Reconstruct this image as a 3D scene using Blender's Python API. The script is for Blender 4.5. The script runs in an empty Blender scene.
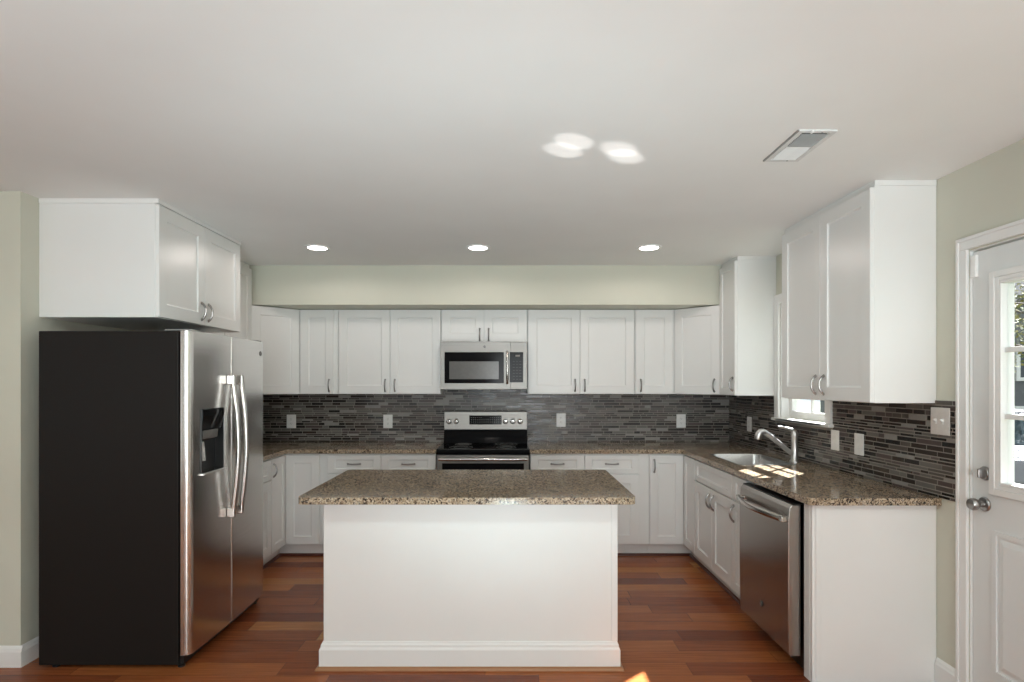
import bpy, bmesh, math, random
from mathutils import Vector, Matrix
random.seed(7)
S = bpy.context.scene
PI = math.pi

# ------------------------------------------------------------------ camera
# metres; X right, Y into the kitchen, Z up; the camera stands at X=0, Y=0
EYE = 1.47
cam_d = bpy.data.cameras.new('camera')
cam = bpy.data.objects.new('camera', cam_d)
S.collection.objects.link(cam)
cam.location = (0, 0, EYE)
cam.rotation_euler = (PI/2, 0, 0)
cam_d.sensor_width = 36.0
cam_d.lens = 572.2/1024*36.0
cam_d.shift_x = (512-509.04)/1024
cam_d.shift_y = (383.17-341)/1024
cam_d.clip_end = 200
S.camera = cam

# ------------------------------------------------------------------ exposure, sky, sun
S.view_settings.view_transform = 'Standard'
S.view_settings.look = 'None'
S.view_settings.gamma = 1
S.view_settings.use_curve_mapping = False
S.view_settings.exposure = -0.15
S.cycles.max_bounces = 10
S.cycles.diffuse_bounces = 6
S.cycles.glossy_bounces = 5
S.cycles.transparent_max_bounces = 12
S.cycles.caustics_reflective = False
S.cycles.caustics_refractive = False
S.cycles.sample_clamp_indirect = 4.0

w = bpy.data.worlds.new('sky'); S.world = w
w.use_nodes = True
bg = w.node_tree.nodes['Background']
bg.inputs['Color'].default_value = (0.86, 0.93, 1.0, 1)
bg.inputs['Strength'].default_value = 1.5

SUN_DIR = Vector((-1.27, -1.185, -1.552)).normalized()
sd = bpy.data.lights.new('sun', 'SUN'); sd.energy = 56.0; sd.angle = math.radians(0.6); sd.color = (1, 0.99, 0.99)
so = bpy.data.objects.new('sun', sd); S.collection.objects.link(so)
so.rotation_euler = SUN_DIR.to_track_quat('-Z', 'Y').to_euler()
so.location = (8, 9, 9)

def area(name, loc, direction, sx, sy, watts, col=(1, 1, 1), spread=PI):
    d = bpy.data.lights.new(name, 'AREA'); d.shape = 'RECTANGLE'; d.size = sx; d.size_y = sy
    d.energy = watts; d.color = col; d.spread = spread
    o = bpy.data.objects.new(name, d); S.collection.objects.link(o)
    o.location = loc
    o.rotation_euler = Vector(direction).to_track_quat('-Z', 'Y').to_euler()
    return o

# unseen area lights added at the windows behind the camera for brightness
area('window_daylight', (-3.0, -4.05, 1.35), (0, 1, 0.5), 2.0, 2.0, 10, (0.96, 0.98, 1.0))
area('window_daylight', (0.6, -4.05, 1.35), (0, 1, 0.5), 2.0, 2.0, 150, (0.96, 1.0, 1.02))
area('window_daylight', (-4.45, -0.6, 1.35), (1, 0, 0.5), 2.2, 1.8, 6, (0.96, 0.98, 1.0))
# unseen fill spots added to brighten the ceiling and soffit
def fill_spot(x, y, z, direction, cone, watts, col):
    d = bpy.data.lights.new('living_room_uplight', 'SPOT'); d.energy = watts; d.spot_size = math.radians(cone); d.spot_blend = 0.7
    d.shadow_soft_size = 0.25; d.color = col
    o = bpy.data.objects.new('living_room_uplight', d); S.collection.objects.link(o)
    o.location = (x, y, z); o.rotation_euler = Vector(direction).to_track_quat('-Z', 'Y').to_euler()
fill_spot(-0.3, -0.9, 0.6, (0, 0.5, 1), 130, 285, (0.79, 0.985, 1.045))
fill_spot(0.0, 1.1, 0.3, (0, 1.1, 1), 90, 62, (0.77, 1.0, 1.05))
# recessed kitchen lamps, plus an unseen row added to brighten the room
def downlamp(x, y, watts, col=(1, 0.98, 0.92)):
    d = bpy.data.lights.new('recessed_lamp', 'SPOT'); d.energy = watts; d.spot_size = math.radians(176); d.spot_blend = 0.25; d.shadow_soft_size = 0.07; d.color = col
    o = bpy.data.objects.new('recessed_lamp', d); S.collection.objects.link(o); o.location = (x, y, 2.4356)
for x in (-1.405, -0.227, 1.027): downlamp(x, 0.7, 26, (0.86, 1.04, 1.0))
# added spots stand in for the sunbeam the polished worktop mirrors upward
GLINT = Vector((SUN_DIR.x, SUN_DIR.y, -SUN_DIR.z))
def glint(x, y, deg, watts):
    d = bpy.data.lights.new('sun_glint', 'SPOT'); d.energy = watts; d.spot_size = math.radians(deg); d.spot_blend = 0.75
    d.shadow_soft_size = 0.0; d.use_square = True; d.color = (1, 0.97, 0.94)
    o = bpy.data.objects.new('sun_glint', d); S.collection.objects.link(o)
    o.location = (x, y, 0.93); o.rotation_euler = GLINT.to_track_quat('-Z', 'Y').to_euler()
for gx, gy in ((1.490, 3.62), (1.525, 3.53), (1.770, 3.69), (1.725, 3.61)): glint(gx, gy, 4.0, 150)
def portal(loc, direction, sx, sy):
    o = area('sky_portal', loc, direction, sx, sy, 1); o.data.cycles.is_portal = True
portal((2.26, 4.09, 1.645), (-1, 0, 0), 0.64, 0.87)
portal((2.26, 2.14, 1.47), (-1, 0, 0), 0.62, 0.90)

# ------------------------------------------------------------------ room constants
CEIL = 2.4656
XR, XL, YB = 2.0945, -2.535, 5.433       # right, left, back wall surfaces
YL = 2.97                                # where the left kitchen wall ends
XFAR, YNEAR = -4.6, -4.2                 # rest of the open-plan room, behind the camera
XC, XCB = -2.490, -2.505                 # back faces of the left wall and base cabinets
DP = 0.02                                # door thickness
UD, BD = 0.305, 0.61                     # carcass depths
U0, U1 = 1.372, 2.130                    # wall cabinets
CT0, CT1 = 0.879, 0.914                  # worktop

# ------------------------------------------------------------------ materials
def mat(name):
    m = bpy.data.materials.new(name); m.use_nodes = True
    nt = m.node_tree
    return m, nt, nt.nodes['Principled BSDF']
def srgb(r, g, b):
    f = lambda c: (c/255/12.92) if c/255 <= 0.04045 else ((c/255+0.055)/1.055)**2.4
    return (f(r), f(g), f(b), 1)
def coords(nt, scale=(1, 1, 1)):
    tc = nt.nodes.new('ShaderNodeTexCoord'); mp = nt.nodes.new('ShaderNodeMapping')
    mp.inputs['Scale'].default_value = scale
    nt.links.new(tc.outputs['Object'], mp.inputs['Vector'])
    return mp.outputs['Vector']
def noise(nt, vec, scale, detail=3, rough=0.5):
    n = nt.nodes.new('ShaderNodeTexNoise')
    n.inputs['Scale'].default_value = scale; n.inputs['Detail'].default_value = detail
    n.inputs['Roughness'].default_value = rough
    nt.links.new(vec, n.inputs['Vector'])
    return n.outputs['Fac']
def ramp(nt, fac, stops, interp='LINEAR'):
    r = nt.nodes.new('ShaderNodeValToRGB'); r.color_ramp.interpolation = interp
    e = r.color_ramp.elements
    while len(e) < len(stops): e.new(0.5)
    for k, (p, c) in enumerate(stops): e[k].position = p; e[k].color = c
    nt.links.new(fac, r.inputs['Fac'])
    return r.outputs['Color']
def bump(nt, bs, fac, strength, dist=0.001):
    b = nt.nodes.new('ShaderNodeBump'); b.inputs['Strength'].default_value = strength
    b.inputs['Distance'].default_value = dist
    nt.links.new(fac, b.inputs['Height']); nt.links.new(b.outputs['Normal'], bs.inputs['Normal'])
def vmath(nt, op, a, b=None):
    n = nt.nodes.new('ShaderNodeMath'); n.operation = op
    for k, v in enumerate((a, b)):
        if v is None: continue
        if isinstance(v, (int, float)): n.inputs[k].default_value = v
        else: nt.links.new(v, n.inputs[k])
    return n.outputs[0]

def paint(name, c, rough=0.5, tex=0.15, scale=260, coat=0.0):
    m, nt, b = mat(name)
    v = coords(nt)
    f = noise(nt, v, 2.2, 3)
    c2 = tuple(x*0.965 for x in c[:3])+(1,)
    nt.links.new(ramp(nt, f, [(0.3, c2), (0.7, c)]), b.inputs['Base Color'])
    b.inputs['Roughness'].default_value = rough
    b.inputs['Coat Weight'].default_value = coat
    bump(nt, b, noise(nt, v, scale, 2), tex, 0.0006)
    return m
def plain(name, c, rough=0.4, metal=0.0, **kw):
    m, nt, b = mat(name)
    v = coords(nt)
    f = noise(nt, v, 40, 2)
    c2 = tuple(x*0.94 for x in c[:3])+(1,)
    nt.links.new(ramp(nt, f, [(0.35, c2), (0.65, c)]), b.inputs['Base Color'])
    b.inputs['Roughness'].default_value = rough; b.inputs['Metallic'].default_value = metal
    for k, x in kw.items(): b.inputs[k].default_value = x
    return m

M_WALL = paint('sage_wall_paint', (0.61, 0.605, 0.515, 1), 0.75)
M_CEIL = paint('white_ceiling_paint', (0.83, 0.83, 0.815, 1), 0.85)
M_TRIM = paint('white_trim_paint', (0.80, 0.80, 0.785, 1), 0.35, 0.04)
M_CAB = paint('white_cabinet_lacquer', (0.80, 0.80, 0.785, 1), 0.33, 0.03)
M_ISL = paint('white_island_paint', (0.80, 0.795, 0.78, 1), 0.5, 0.1)
M_DOOR = paint('white_door_paint', (0.72, 0.735, 0.73, 1), 0.35, 0.04)
M_NICKEL = plain('satin_nickel', (0.36, 0.35, 0.34, 1), 0.30, 1.0)
M_CHROME = plain('brushed_chrome', (0.62, 0.61, 0.60, 1), 0.34, 1.0)
M_BLACK = plain('black_plastic', (0.012, 0.012, 0.012, 1), 0.35)
M_CASE = paint('black_fridge_side', (0.0105, 0.0085, 0.0075, 1), 0.5, 0.25, 500)
M_CASE.node_tree.nodes['Principled BSDF'].inputs['Specular IOR Level'].default_value = 0.22
M_GLASSBLK = plain('black_glass', (0.007, 0.007, 0.008, 1), 0.10)
M_GLASSBLK.node_tree.nodes['Principled BSDF'].inputs['Specular IOR Level'].default_value = 0.09
M_WINGREY = plain('microwave_mesh_glass', (0.11, 0.105, 0.10, 1), 0.18)
M_PLASTIC = plain('white_plastic', (0.88, 0.88, 0.865, 1), 0.35)
M_VENT = plain('vent_enamel', (0.70, 0.70, 0.69, 1), 0.6)
M_SLOT = plain('dark_slot', (0.05, 0.05, 0.05, 1), 0.6)
M_ALMOND = plain('pale_grey_plate', (0.70, 0.67, 0.63, 1), 0.3)
M_QROUND = plain('dark_cherry_moulding', (0.09, 0.022, 0.012, 1), 0.3)
M_QROUND2 = plain('oak_shoe_moulding', (0.33, 0.15, 0.06, 1), 0.4)
M_GREYDARK = plain('grey_vent_metal', (0.26, 0.26, 0.25, 1), 0.6)
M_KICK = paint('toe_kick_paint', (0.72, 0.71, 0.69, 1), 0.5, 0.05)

def steel(name, c, rough=0.27, along='X'):
    m, nt, b = mat(name)
    sc = {'X': (0.6, 40, 40), 'Z': (40, 40, 0.6)}[along]
    f = noise(nt, coords(nt, sc), 3.0, 2, 0.5)
    b.inputs['Metallic'].default_value = 1.0
    c2 = tuple(x*0.93 for x in c[:3])+(1,)
    nt.links.new(ramp(nt, f, [(0.3, c2), (0.7, c)]), b.inputs['Base Color'])
    b.inputs['Roughness'].default_value = rough
    return m
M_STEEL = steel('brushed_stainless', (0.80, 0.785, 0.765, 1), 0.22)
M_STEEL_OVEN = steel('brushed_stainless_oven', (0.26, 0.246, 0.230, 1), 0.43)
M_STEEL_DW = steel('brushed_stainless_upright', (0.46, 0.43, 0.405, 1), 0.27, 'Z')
M_STEEL_HANDLE = steel('polished_stainless', (0.62, 0.60, 0.575, 1), 0.22, 'Z')
M_SINK = steel('sink_stainless', (0.62, 0.62, 0.61, 1), 0.27, 'X')

def make_glass():
    m = bpy.data.materials.new('window_glass'); m.use_nodes = True
    nt = m.node_tree; nt.nodes.clear()
    out = nt.nodes.new('ShaderNodeOutputMaterial'); mx = nt.nodes.new('ShaderNodeMixShader')
    tr = nt.nodes.new('ShaderNodeBsdfTransparent'); gl = nt.nodes.new('ShaderNodeBsdfGlossy')
    gl.inputs['Roughness'].default_value = 0.01
    tr.inputs['Color'].default_value = (0.96, 0.975, 0.97, 1)
    lw = nt.nodes.new('ShaderNodeLayerWeight'); lw.inputs['Blend'].default_value = 0.5
    fr = vmath(nt, 'MULTIPLY_ADD', vmath(nt, 'POWER', lw.outputs['Facing'], 5.0), 0.9); fr.node.inputs[2].default_value = 0.03
    nt.links.new(fr, mx.inputs[0]); nt.links.new(tr.outputs[0], mx.inputs[1])
    nt.links.new(gl.outputs[0], mx.inputs[2]); nt.links.new(mx.outputs[0], out.inputs[0])
    return m
M_GLASS = make_glass()

def emit(name, c, s):
    m, nt, b = mat(name)
    b.inputs['Base Color'].default_value = (0.9, 0.9, 0.9, 1)
    b.inputs['Emission Color'].default_value = c; b.inputs['Emission Strength'].default_value = s
    return m
M_LAMP = emit('lamp_glow', (1, 0.96, 0.9, 1), 9.0)

def granite():
    m, nt, b = mat('speckled_granite')
    v = coords(nt)
    # distort the lookup so that grains are not round
    nz = nt.nodes.new('ShaderNodeTexNoise'); nz.inputs['Scale'].default_value = 70; nz.inputs['Detail'].default_value = 2
    nt.links.new(v, nz.inputs['Vector'])
    add = nt.nodes.new('ShaderNodeMixRGB'); add.blend_type = 'LINEAR_LIGHT'; add.inputs[0].default_value = 0.012
    nt.links.new(v, add.inputs[1]); nt.links.new(nz.outputs['Color'], add.inputs[2])
    vo = nt.nodes.new('ShaderNodeTexVoronoi'); vo.inputs['Scale'].default_value = 150
    nt.links.new(add.outputs[0], vo.inputs['Vector'])
    sep = nt.nodes.new('ShaderNodeSeparateColor'); nt.links.new(vo.outputs['Color'], sep.inputs[0])
    big = noise(nt, v, 9, 3)
    f = vmath(nt, 'ADD', sep.outputs[0], vmath(nt, 'MULTIPLY', vmath(nt, 'SUBTRACT', big, 0.5), 0.55))
    col = ramp(nt, f, [(0.0, (0.024, 0.019, 0.016, 1)), (0.12, (0.10, 0.068, 0.045, 1)), (0.26, (0.26, 0.185, 0.122, 1)),
                       (0.48, (0.37, 0.285, 0.195, 1)), (0.76, (0.50, 0.405, 0.30, 1)), (0.95, (0.29, 0.25, 0.21, 1))], 'CONSTANT')
    nt.links.new(col, b.inputs['Base Color'])
    b.inputs['Roughness'].default_value = 0.10
    b.inputs['Specular IOR Level'].default_value = 0.5
    return m
M_GRANITE = granite()

def floorwood():
    m, nt, b = mat('cherry_plank_floor')
    tc = nt.nodes.new('ShaderNodeTexCoord'); sx = nt.nodes.new('ShaderNodeSeparateXYZ')
    nt.links.new(tc.outputs['Object'], sx.inputs[0])
    X, Y = sx.outputs[0], sx.outputs[1]
    W, L = 0.130, 1.05
    yr = vmath(nt, 'DIVIDE', vmath(nt, 'ADD', Y, 20.0), W)
    row = vmath(nt, 'FLOOR', yr); fy = vmath(nt, 'FRACT', yr)
    wn = nt.nodes.new('ShaderNodeTexWhiteNoise'); wn.noise_dimensions = '1D'; nt.links.new(row, wn.inputs['W'])
    xr = vmath(nt, 'ADD', vmath(nt, 'DIVIDE', X, L), vmath(nt, 'MULTIPLY', wn.outputs['Value'], 7.0))
    colm = vmath(nt, 'FLOOR', xr); fx = vmath(nt, 'FRACT', xr)
    cmb = nt.nodes.new('ShaderNodeCombineXYZ'); nt.links.new(colm, cmb.inputs[0]); nt.links.new(row, cmb.inputs[1])
    w2 = nt.nodes.new('ShaderNodeTexWhiteNoise'); w2.noise_dimensions = '3D'; nt.links.new(cmb.outputs[0], w2.inputs['Vector'])
    base = ramp(nt, w2.outputs['Value'], [(0.0, (0.18, 0.047, 0.020, 1)), (0.2, (0.28, 0.080, 0.028, 1)), (0.5, (0.345, 0.106, 0.034, 1)),
                                         (0.80, (0.40, 0.138, 0.044, 1)), (0.95, (0.46, 0.185, 0.06, 1)), (1.0, (0.54, 0.26, 0.095, 1))])
    # grain along the plank, shifted per plank
    mp = nt.nodes.new('ShaderNodeVectorMath'); mp.operation = 'MULTIPLY'; mp.inputs[1].default_value = (2.5, 55, 1)
    nt.links.new(tc.outputs['Object'], mp.inputs[0])
    sh = nt.nodes.new('ShaderNodeVectorMath'); sh.operation = 'MULTIPLY_ADD'; sh.inputs[1].default_value = (13, 13, 13)
    nt.links.new(w2.outputs['Color'], sh.inputs[0]); nt.links.new(mp.outputs[0], sh.inputs[2])
    g = noise(nt, sh.outputs[0], 1.3, 5, 0.62)
    mx = nt.nodes.new('ShaderNodeMixRGB'); mx.blend_type = 'MULTIPLY'; mx.inputs[0].default_value = 0.75
    nt.links.new(base, mx.inputs[1]); nt.links.new(ramp(nt, g, [(0.28, (0.55, 0.5, 0.47, 1)), (0.7, (1.15, 1.1, 1.05, 1))]), mx.inputs[2])
    # joints
    ey = vmath(nt, 'MULTIPLY', vmath(nt, 'MINIMUM', fy, vmath(nt, 'SUBTRACT', 1.0, fy)), W)
    ex = vmath(nt, 'MULTIPLY', vmath(nt, 'MINIMUM', fx, vmath(nt, 'SUBTRACT', 1.0, fx)), L)
    e = vmath(nt, 'MINIMUM', ex, ey)
    line = vmath(nt, 'LESS_THAN', e, 0.0011)
    m2 = nt.nodes.new('ShaderNodeMixRGB'); m2.inputs[2].default_value = (0.03, 0.012, 0.007, 1)
    nt.links.new(vmath(nt, 'MULTIPLY', line, 0.8), m2.inputs[0]); nt.links.new(mx.outputs[0], m2.inputs[1])
    nt.links.new(m2.outputs[0], b.inputs['Base Color'])
    b.inputs['Roughness'].default_value = 0.27
    b.inputs['Specular IOR Level'].default_value = 0.28
    bump(nt, b, vmath(nt, 'SUBTRACT', 1.0, line), 0.3, 0.0008)
    return m
M_FLOOR = floorwood()

# mosaic tile tones: glass strips and stone strips
TILE = [plain('tile_charcoal_glass', (0.017, 0.015, 0.014, 1), 0.22),
        plain('tile_brown_glass', (0.034, 0.025, 0.021, 1), 0.24),
        plain('tile_plum_stone', (0.070, 0.050, 0.046, 1), 0.32),
        plain('tile_grey_stone', (0.130, 0.120, 0.107, 1), 0.32),
        plain('tile_taupe_stone', (0.075, 0.063, 0.053, 1), 0.34),
        plain('tile_pale_grey', (0.27, 0.26, 0.24, 1), 0.28)]
for m_ in TILE: m_.node_tree.nodes['Principled BSDF'].inputs['Specular IOR Level'].default_value = 0.38
M_GROUT = plain('tile_grout', (0.30, 0.275, 0.245, 1), 0.8)

# ------------------------------------------------------------------ mesh helpers
def link(o, parent=None):
    S.collection.objects.link(o)
    if parent is not None: o.parent = parent
    return o
def obj(name, bm, m, parent=None, bevel=0, smooth=False, seg=2):
    me = bpy.data.meshes.new(name)
    bmesh.ops.recalc_face_normals(bm, faces=bm.faces)
    bm.to_mesh(me); bm.free()
    for x in (m if isinstance(m, (list, tuple)) else [m]): me.materials.append(x)
    o = bpy.data.objects.new(name, me); link(o, parent)
    if smooth:
        for p in me.polygons: p.use_smooth = True
        me.set_sharp_from_angle(angle=math.radians(38))
    if bevel:
        b = o.modifiers.new('bevel', 'BEVEL'); b.width = bevel; b.segments = seg; b.limit_method = 'ANGLE'
        b.angle_limit = math.radians(40)
    return o
def thing(name, label, cat, loc=(0, 0, 0), rz=0, group=None):
    o = bpy.data.objects.new(name, None); o.empty_display_size = 0.1
    link(o); o.location = loc; o.rotation_euler = (0, 0, rz)
    o['label'] = label; o['category'] = cat
    if group: o['group'] = group
    return o
def tag(o, label, cat, group=None):
    o['label'] = label; o['category'] = cat
    if group: o['group'] = group
    return o
def struct(o):
    o['kind'] = 'structure'; return o
def structroot(name, loc=(0, 0, 0), rz=0):
    o = bpy.data.objects.new(name, None); o.empty_display_size = 0.1; link(o)
    o.location = loc; o.rotation_euler = (0, 0, rz); o['kind'] = 'structure'; return o
B = bmesh.new
def box(bm, x0, x1, y0, y1, z0, z1, mi=0):
    vs = [bm.verts.new((x, y, z)) for x in (x0, x1) for y in (y0, y1) for z in (z0, z1)]
    for q in ((0, 1, 3, 2), (4, 6, 7, 5), (0, 4, 5, 1), (2, 3, 7, 6), (0, 2, 6, 4), (1, 5, 7, 3)):
        f = bm.faces.new([vs[i] for i in q]); f.material_index = mi
    return vs
def prism(bm, pts, z0, z1):
    a = [bm.verts.new((x, y, z0)) for x, y in pts]; b = [bm.verts.new((x, y, z1)) for x, y in pts]
    n = len(pts)
    bm.faces.new(a[::-1]); bm.faces.new(b)
    for i in range(n): bm.faces.new((a[i], a[(i+1) % n], b[(i+1) % n], b[i]))
def extrude_profile(bm, pts, axis, a0, a1):
    """pts (u,v) swept along an axis: 'X' -> (y,z), 'Y' -> (x,z)"""
    f = (lambda u, v, a: (a, u, v)) if axis == 'X' else (lambda u, v, a: (u, a, v))
    a = [bm.verts.new(f(u, v, a0)) for u, v in pts]; b = [bm.verts.new(f(u, v, a1)) for u, v in pts]
    n = len(pts)
    bm.faces.new(a[::-1]); bm.faces.new(b)
    for i in range(n): bm.faces.new((a[i], a[(i+1) % n], b[(i+1) % n], b[i]))
def rrect(x0, x1, y0, y1, r, n=6):
    pts = []
    for cx, cy, a in ((x1-r, y0+r, -PI/2), (x1-r, y1-r, 0), (x0+r, y1-r, PI/2), (x0+r, y0+r, PI)):
        for k in range(n+1):
            t = a+PI/2*k/n; pts.append((cx+r*math.cos(t), cy+r*math.sin(t)))
    return pts
def plate(bm, outer, holes, z0, z1):
    for z in (z0, z1):
        edges = []
        for loop in [outer]+holes:
            vs = [bm.verts.new((x, y, z)) for x, y in loop]
            edges += [bm.edges.new((vs[i], vs[(i+1) % len(vs)])) for i in range(len(vs))]
        bmesh.ops.triangle_fill(bm, use_beauty=True, use_dissolve=False, edges=edges)
    bm.verts.ensure_lookup_table()
    n0 = 0; tot = sum(len(l) for l in [outer]+holes)
    for loop in [outer]+holes:
        n = len(loop)
        for i in range(n):
            j = (i+1) % n
            bm.faces.new((bm.verts[n0+i], bm.verts[n0+j], bm.verts[tot+n0+j], bm.verts[tot+n0+i]))
        n0 += n
def tube(bm, pts, rad, n=10, flat=1.0):
    pts = [Vector(p) for p in pts]
    if isinstance(rad, (int, float)): rad = [rad]*len(pts)
    rings = []; nrm = None
    for i, p in enumerate(pts):
        t = (pts[min(i+1, len(pts)-1)]-pts[max(i-1, 0)]).normalized()
        if nrm is None:
            nrm = t.orthogonal().normalized()
            if abs(t.z) > 0.5: nrm = (Vector((1, 0, 0))-t*t.x).normalized()
            else: nrm = (Vector((0, 0, 1))-t*t.z).normalized()
        else: nrm = (nrm-t*nrm.dot(t)).normalized()
        bn = t.cross(nrm)
        rings.append([bm.verts.new(p+(nrm*math.cos(2*PI*k/n)+bn*math.sin(2*PI*k/n)*flat)*rad[i]) for k in range(n)])
    for a, b in zip(rings, rings[1:]):
        for k in range(n): bm.faces.new((a[k], a[(k+1) % n], b[(k+1) % n], b[k]))
    bm.faces.new(rings[0][::-1]); bm.faces.new(rings[-1])
def lathe(bm, prof, origin, axis, n=24):
    """prof: (radius, distance along axis)"""
    ax = Vector(axis).normalized(); u = ax.orthogonal().normalized(); v = ax.cross(u); o = Vector(origin)
    rings = []
    for r, d in prof:
        rings.append([bm.verts.new(o+ax*d+(u*math.cos(2*PI*k/n)+v*math.sin(2*PI*k/n))*max(r, 1e-5)) for k in range(n)])
    for a, b in zip(rings, rings[1:]):
        for k in range(n): bm.faces.new((a[k], a[(k+1) % n], b[(k+1) % n], b[k]))
    bm.faces.new(rings[0][::-1]); bm.faces.new(rings[-1])
def wall_cells(us, vs, holes, f):
    """rectangles us x vs without holes (u0,u1,v0,v1); f(bm,u0,u1,v0,v1) adds a block"""
    us = sorted(set(us+[h for q in holes for h in q[:2]])); vs = sorted(set(vs+[h for q in holes for h in q[2:]]))
    bm = B()
    for a, b in zip(us, us[1:]):
        for c, d in zip(vs, vs[1:]):
            if any(h[0] <= (a+b)/2 <= h[1] and h[2] <= (c+d)/2 <= h[3] for h in holes): continue
            f(bm, a, b, c, d)
    return bm

# ------------------------------------------------------------------ the room shell
WT = 0.15
bm = B(); box(bm, XFAR-WT, XR+WT, YNEAR-WT, YB+WT, -0.12, 0); struct(obj('floor', bm, M_FLOOR))
bm = B(); box(bm, XFAR-WT, XR+WT, YNEAR-WT, YB+WT, CEIL, CEIL+0.15); struct(obj('ceiling', bm, M_CEIL))
bm = B(); box(bm, XL-WT, XR+WT, YB, YB+WT, 0, CEIL); struct(obj('wall_back', bm, M_WALL))
# left kitchen wall and the wall face that turns away to the left of the fridge
bm = B(); prism(bm, [(XL, YL), (XL, YB), (XL-WT, YB), (XL-WT, YL+WT), (XFAR-WT, YL+WT), (XFAR-WT, YL)], 0, CEIL)
struct(obj('wall_left', bm, M_WALL))
WIN = (3.765, 4.415, 1.205, 2.085)
DOOR = (1.68, 2.602, 0.0, 2.072)
bm = wall_cells([YNEAR, YB], [0, CEIL], [WIN, DOOR], lambda m, a, b, c, d: box(m, XR, XR+WT, a, b, c, d))
struct(obj('wall_right', bm, M_WALL))
bm = wall_cells([YNEAR, YL], [0, CEIL], [(-1.7, 0.5, 0.45, 2.25)], lambda m, a, b, c, d: box(m, XFAR-WT, XFAR, a, b, c, d))
struct(obj('wall_far_left', bm, M_WALL))
NW = [(-4.0, -2.0, 0.35, 2.35), (-0.4, 1.6, 0.35, 2.35)]
bm = wall_cells([XFAR-WT, XR+WT], [0, CEIL], NW, lambda m, a, b, c, d: box(m, a, b, YNEAR-WT, YNEAR, c, d))
struct(obj('wall_near', bm, M_WALL))
# windows of the living area behind the camera
def big_window(name, axis, u0, u1, z0, z1, p):
    r = structroot(name)
    bm = B()
    q = (lambda a, b, c, d, e=0.05: box(bm, a, b, p-0.10, p-0.10+e, c, d)) if axis == 'X' else (lambda a, b, c, d, e=0.05: box(bm, p-0.10, p-0.10+e, a, b, c, d))
    t = 0.06
    q(u0, u0+t, z0, z1); q(u1-t, u1, z0, z1); q(u0+t, u1-t, z0, z0+t); q(u0+t, u1-t, z1-t, z1)
    um = (u0+u1)/2; q(um-t/2, um+t/2, z0+t, z1-t); zm = (z0+z1)/2; q(u0+t, um-t/2, zm-0.02, zm+0.02); q(um+t/2, u1-t, zm-0.02, zm+0.02)
    obj('window_frame', bm, M_TRIM, r)
    bm = B()
    if axis == 'X': box(bm, u0+t, u1-t, p-0.08, p-0.076, z0+t, z1-t)
    else: box(bm, p-0.08, p-0.076, u0+t, u1-t, z0+t, z1-t)
    obj('window_pane', bm, M_GLASS, r)
for k, hwin in enumerate(NW): big_window('window_%d' % (k+2), 'X', *hwin, YNEAR)
big_window('window_4', 'Y', -1.7, 0.5, 0.45, 2.25, XFAR)

# soffit over the back wall cabinets
bm = B(); box(bm, XL, XR, 4.842, YB, 2.134, CEIL); struct(obj('soffit', bm, M_WALL))

# baseboards
def base_profile(h=0.13, t=0.014): return [(0, 0), (t, 0), (t, h-0.03), (t*0.75, h-0.022), (t*0.6, h-0.012), (t*0.25, h-0.004), (0, h)]
bm = B(); extrude_profile(bm, [(XR-u, v) for u, v in base_profile()], 'Y', 2.659, 2.798); extrude_profile(bm, [(XR-u, v) for u, v in base_profile()], 'Y', YNEAR, 1.62)
struct(obj('baseboard_right', bm, M_TRIM))
bm = B(); extrude_profile(bm, [(YL-u, v) for u, v in base_profile(0.108)], 'X', XFAR, XL+0.014); extrude_profile(bm, [(XL+u, v) for u, v in base_profile(0.108)], 'Y', YL, 3.9)
struct(obj('baseboard_left', bm, M_TRIM))

# ------------------------------------------------------------------ mosaic backsplash
def mosaic(name, u0, u1, z0, z1, plane, holes=()):
    """strips of mixed length in rows of mixed height; plane(u, d, z) -> xyz"""
    bm = B(); g = 0.0052
    rnd = random.Random(name)
    def blk(a, b, c, d, t, mi):
        tu, tz = (rnd.uniform(-0.0005, 0.0005), rnd.uniform(-0.00025, 0.00025)) if mi < 6 else (0, 0)
        vs = [bm.verts.new(plane(u, dd if dd == 0 else dd+(tu if u == a else -tu)+(tz if z == c else -tz), z)) for u in (a, b) for dd in (0.0, t) for z in (c, d)]
        for q in ((0, 1, 3, 2), (4, 6, 7, 5), (0, 4, 5, 1), (2, 3, 7, 6), (0, 2, 6, 4), (1, 5, 7, 3)):
            bm.faces.new([vs[i] for i in q]).material_index = mi
    us = sorted({u0, u1, *[h for q in holes for h in q[:2]]}); zs = sorted({z0, z1, *[h for q in holes for h in q[2:]]})
    for a, b in zip(us, us[1:]):
        for c, d in zip(zs, zs[1:]):
            if any(h[0] <= (a+b)/2 <= h[1] and h[2] <= (c+d)/2 <= h[3] for h in holes): continue
            blk(a, b, c, d, 0.0068, 6)
    z = z0+0.001
    while z < z1-0.008:
        h = rnd.choice((0.0115, 0.0115, 0.0215, 0.0215, 0.0215))
        h = min(h, z1-z-0.001)
        u = u0-rnd.random()*0.1
        while u < u1:
            L = rnd.choice((0.05, 0.075, 0.10, 0.10, 0.125, 0.15))*rnd.uniform(0.9, 1.1)
            a, b = max(u, u0), min(u+L, u1); u += L+g
            if b-a < 0.004: continue
            mi = rnd.choices(range(6), (28, 22, 16, 16, 11, 6))[0]
            spans = [(a, b)]
            for h0, h1, k0, k1 in holes:
                if z+h > k0 and z < k1:
                    ns = []
                    for p, q in spans:
                        if q <= h0 or p >= h1: ns.append((p, q)); continue
                        if p < h0: ns.append((p, h0))
                        if q > h1: ns.append((h1, q))
                    spans = ns
            t = rnd.uniform(0.0076, 0.0085)
            for p, q in spans:
                if q-p > 0.004: blk(p, q, z, z+h, t, mi)
        z += h+g
    o = obj(name, bm, TILE+[M_GROUT]); struct(o)
    return o
TT = 0.0086
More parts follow.
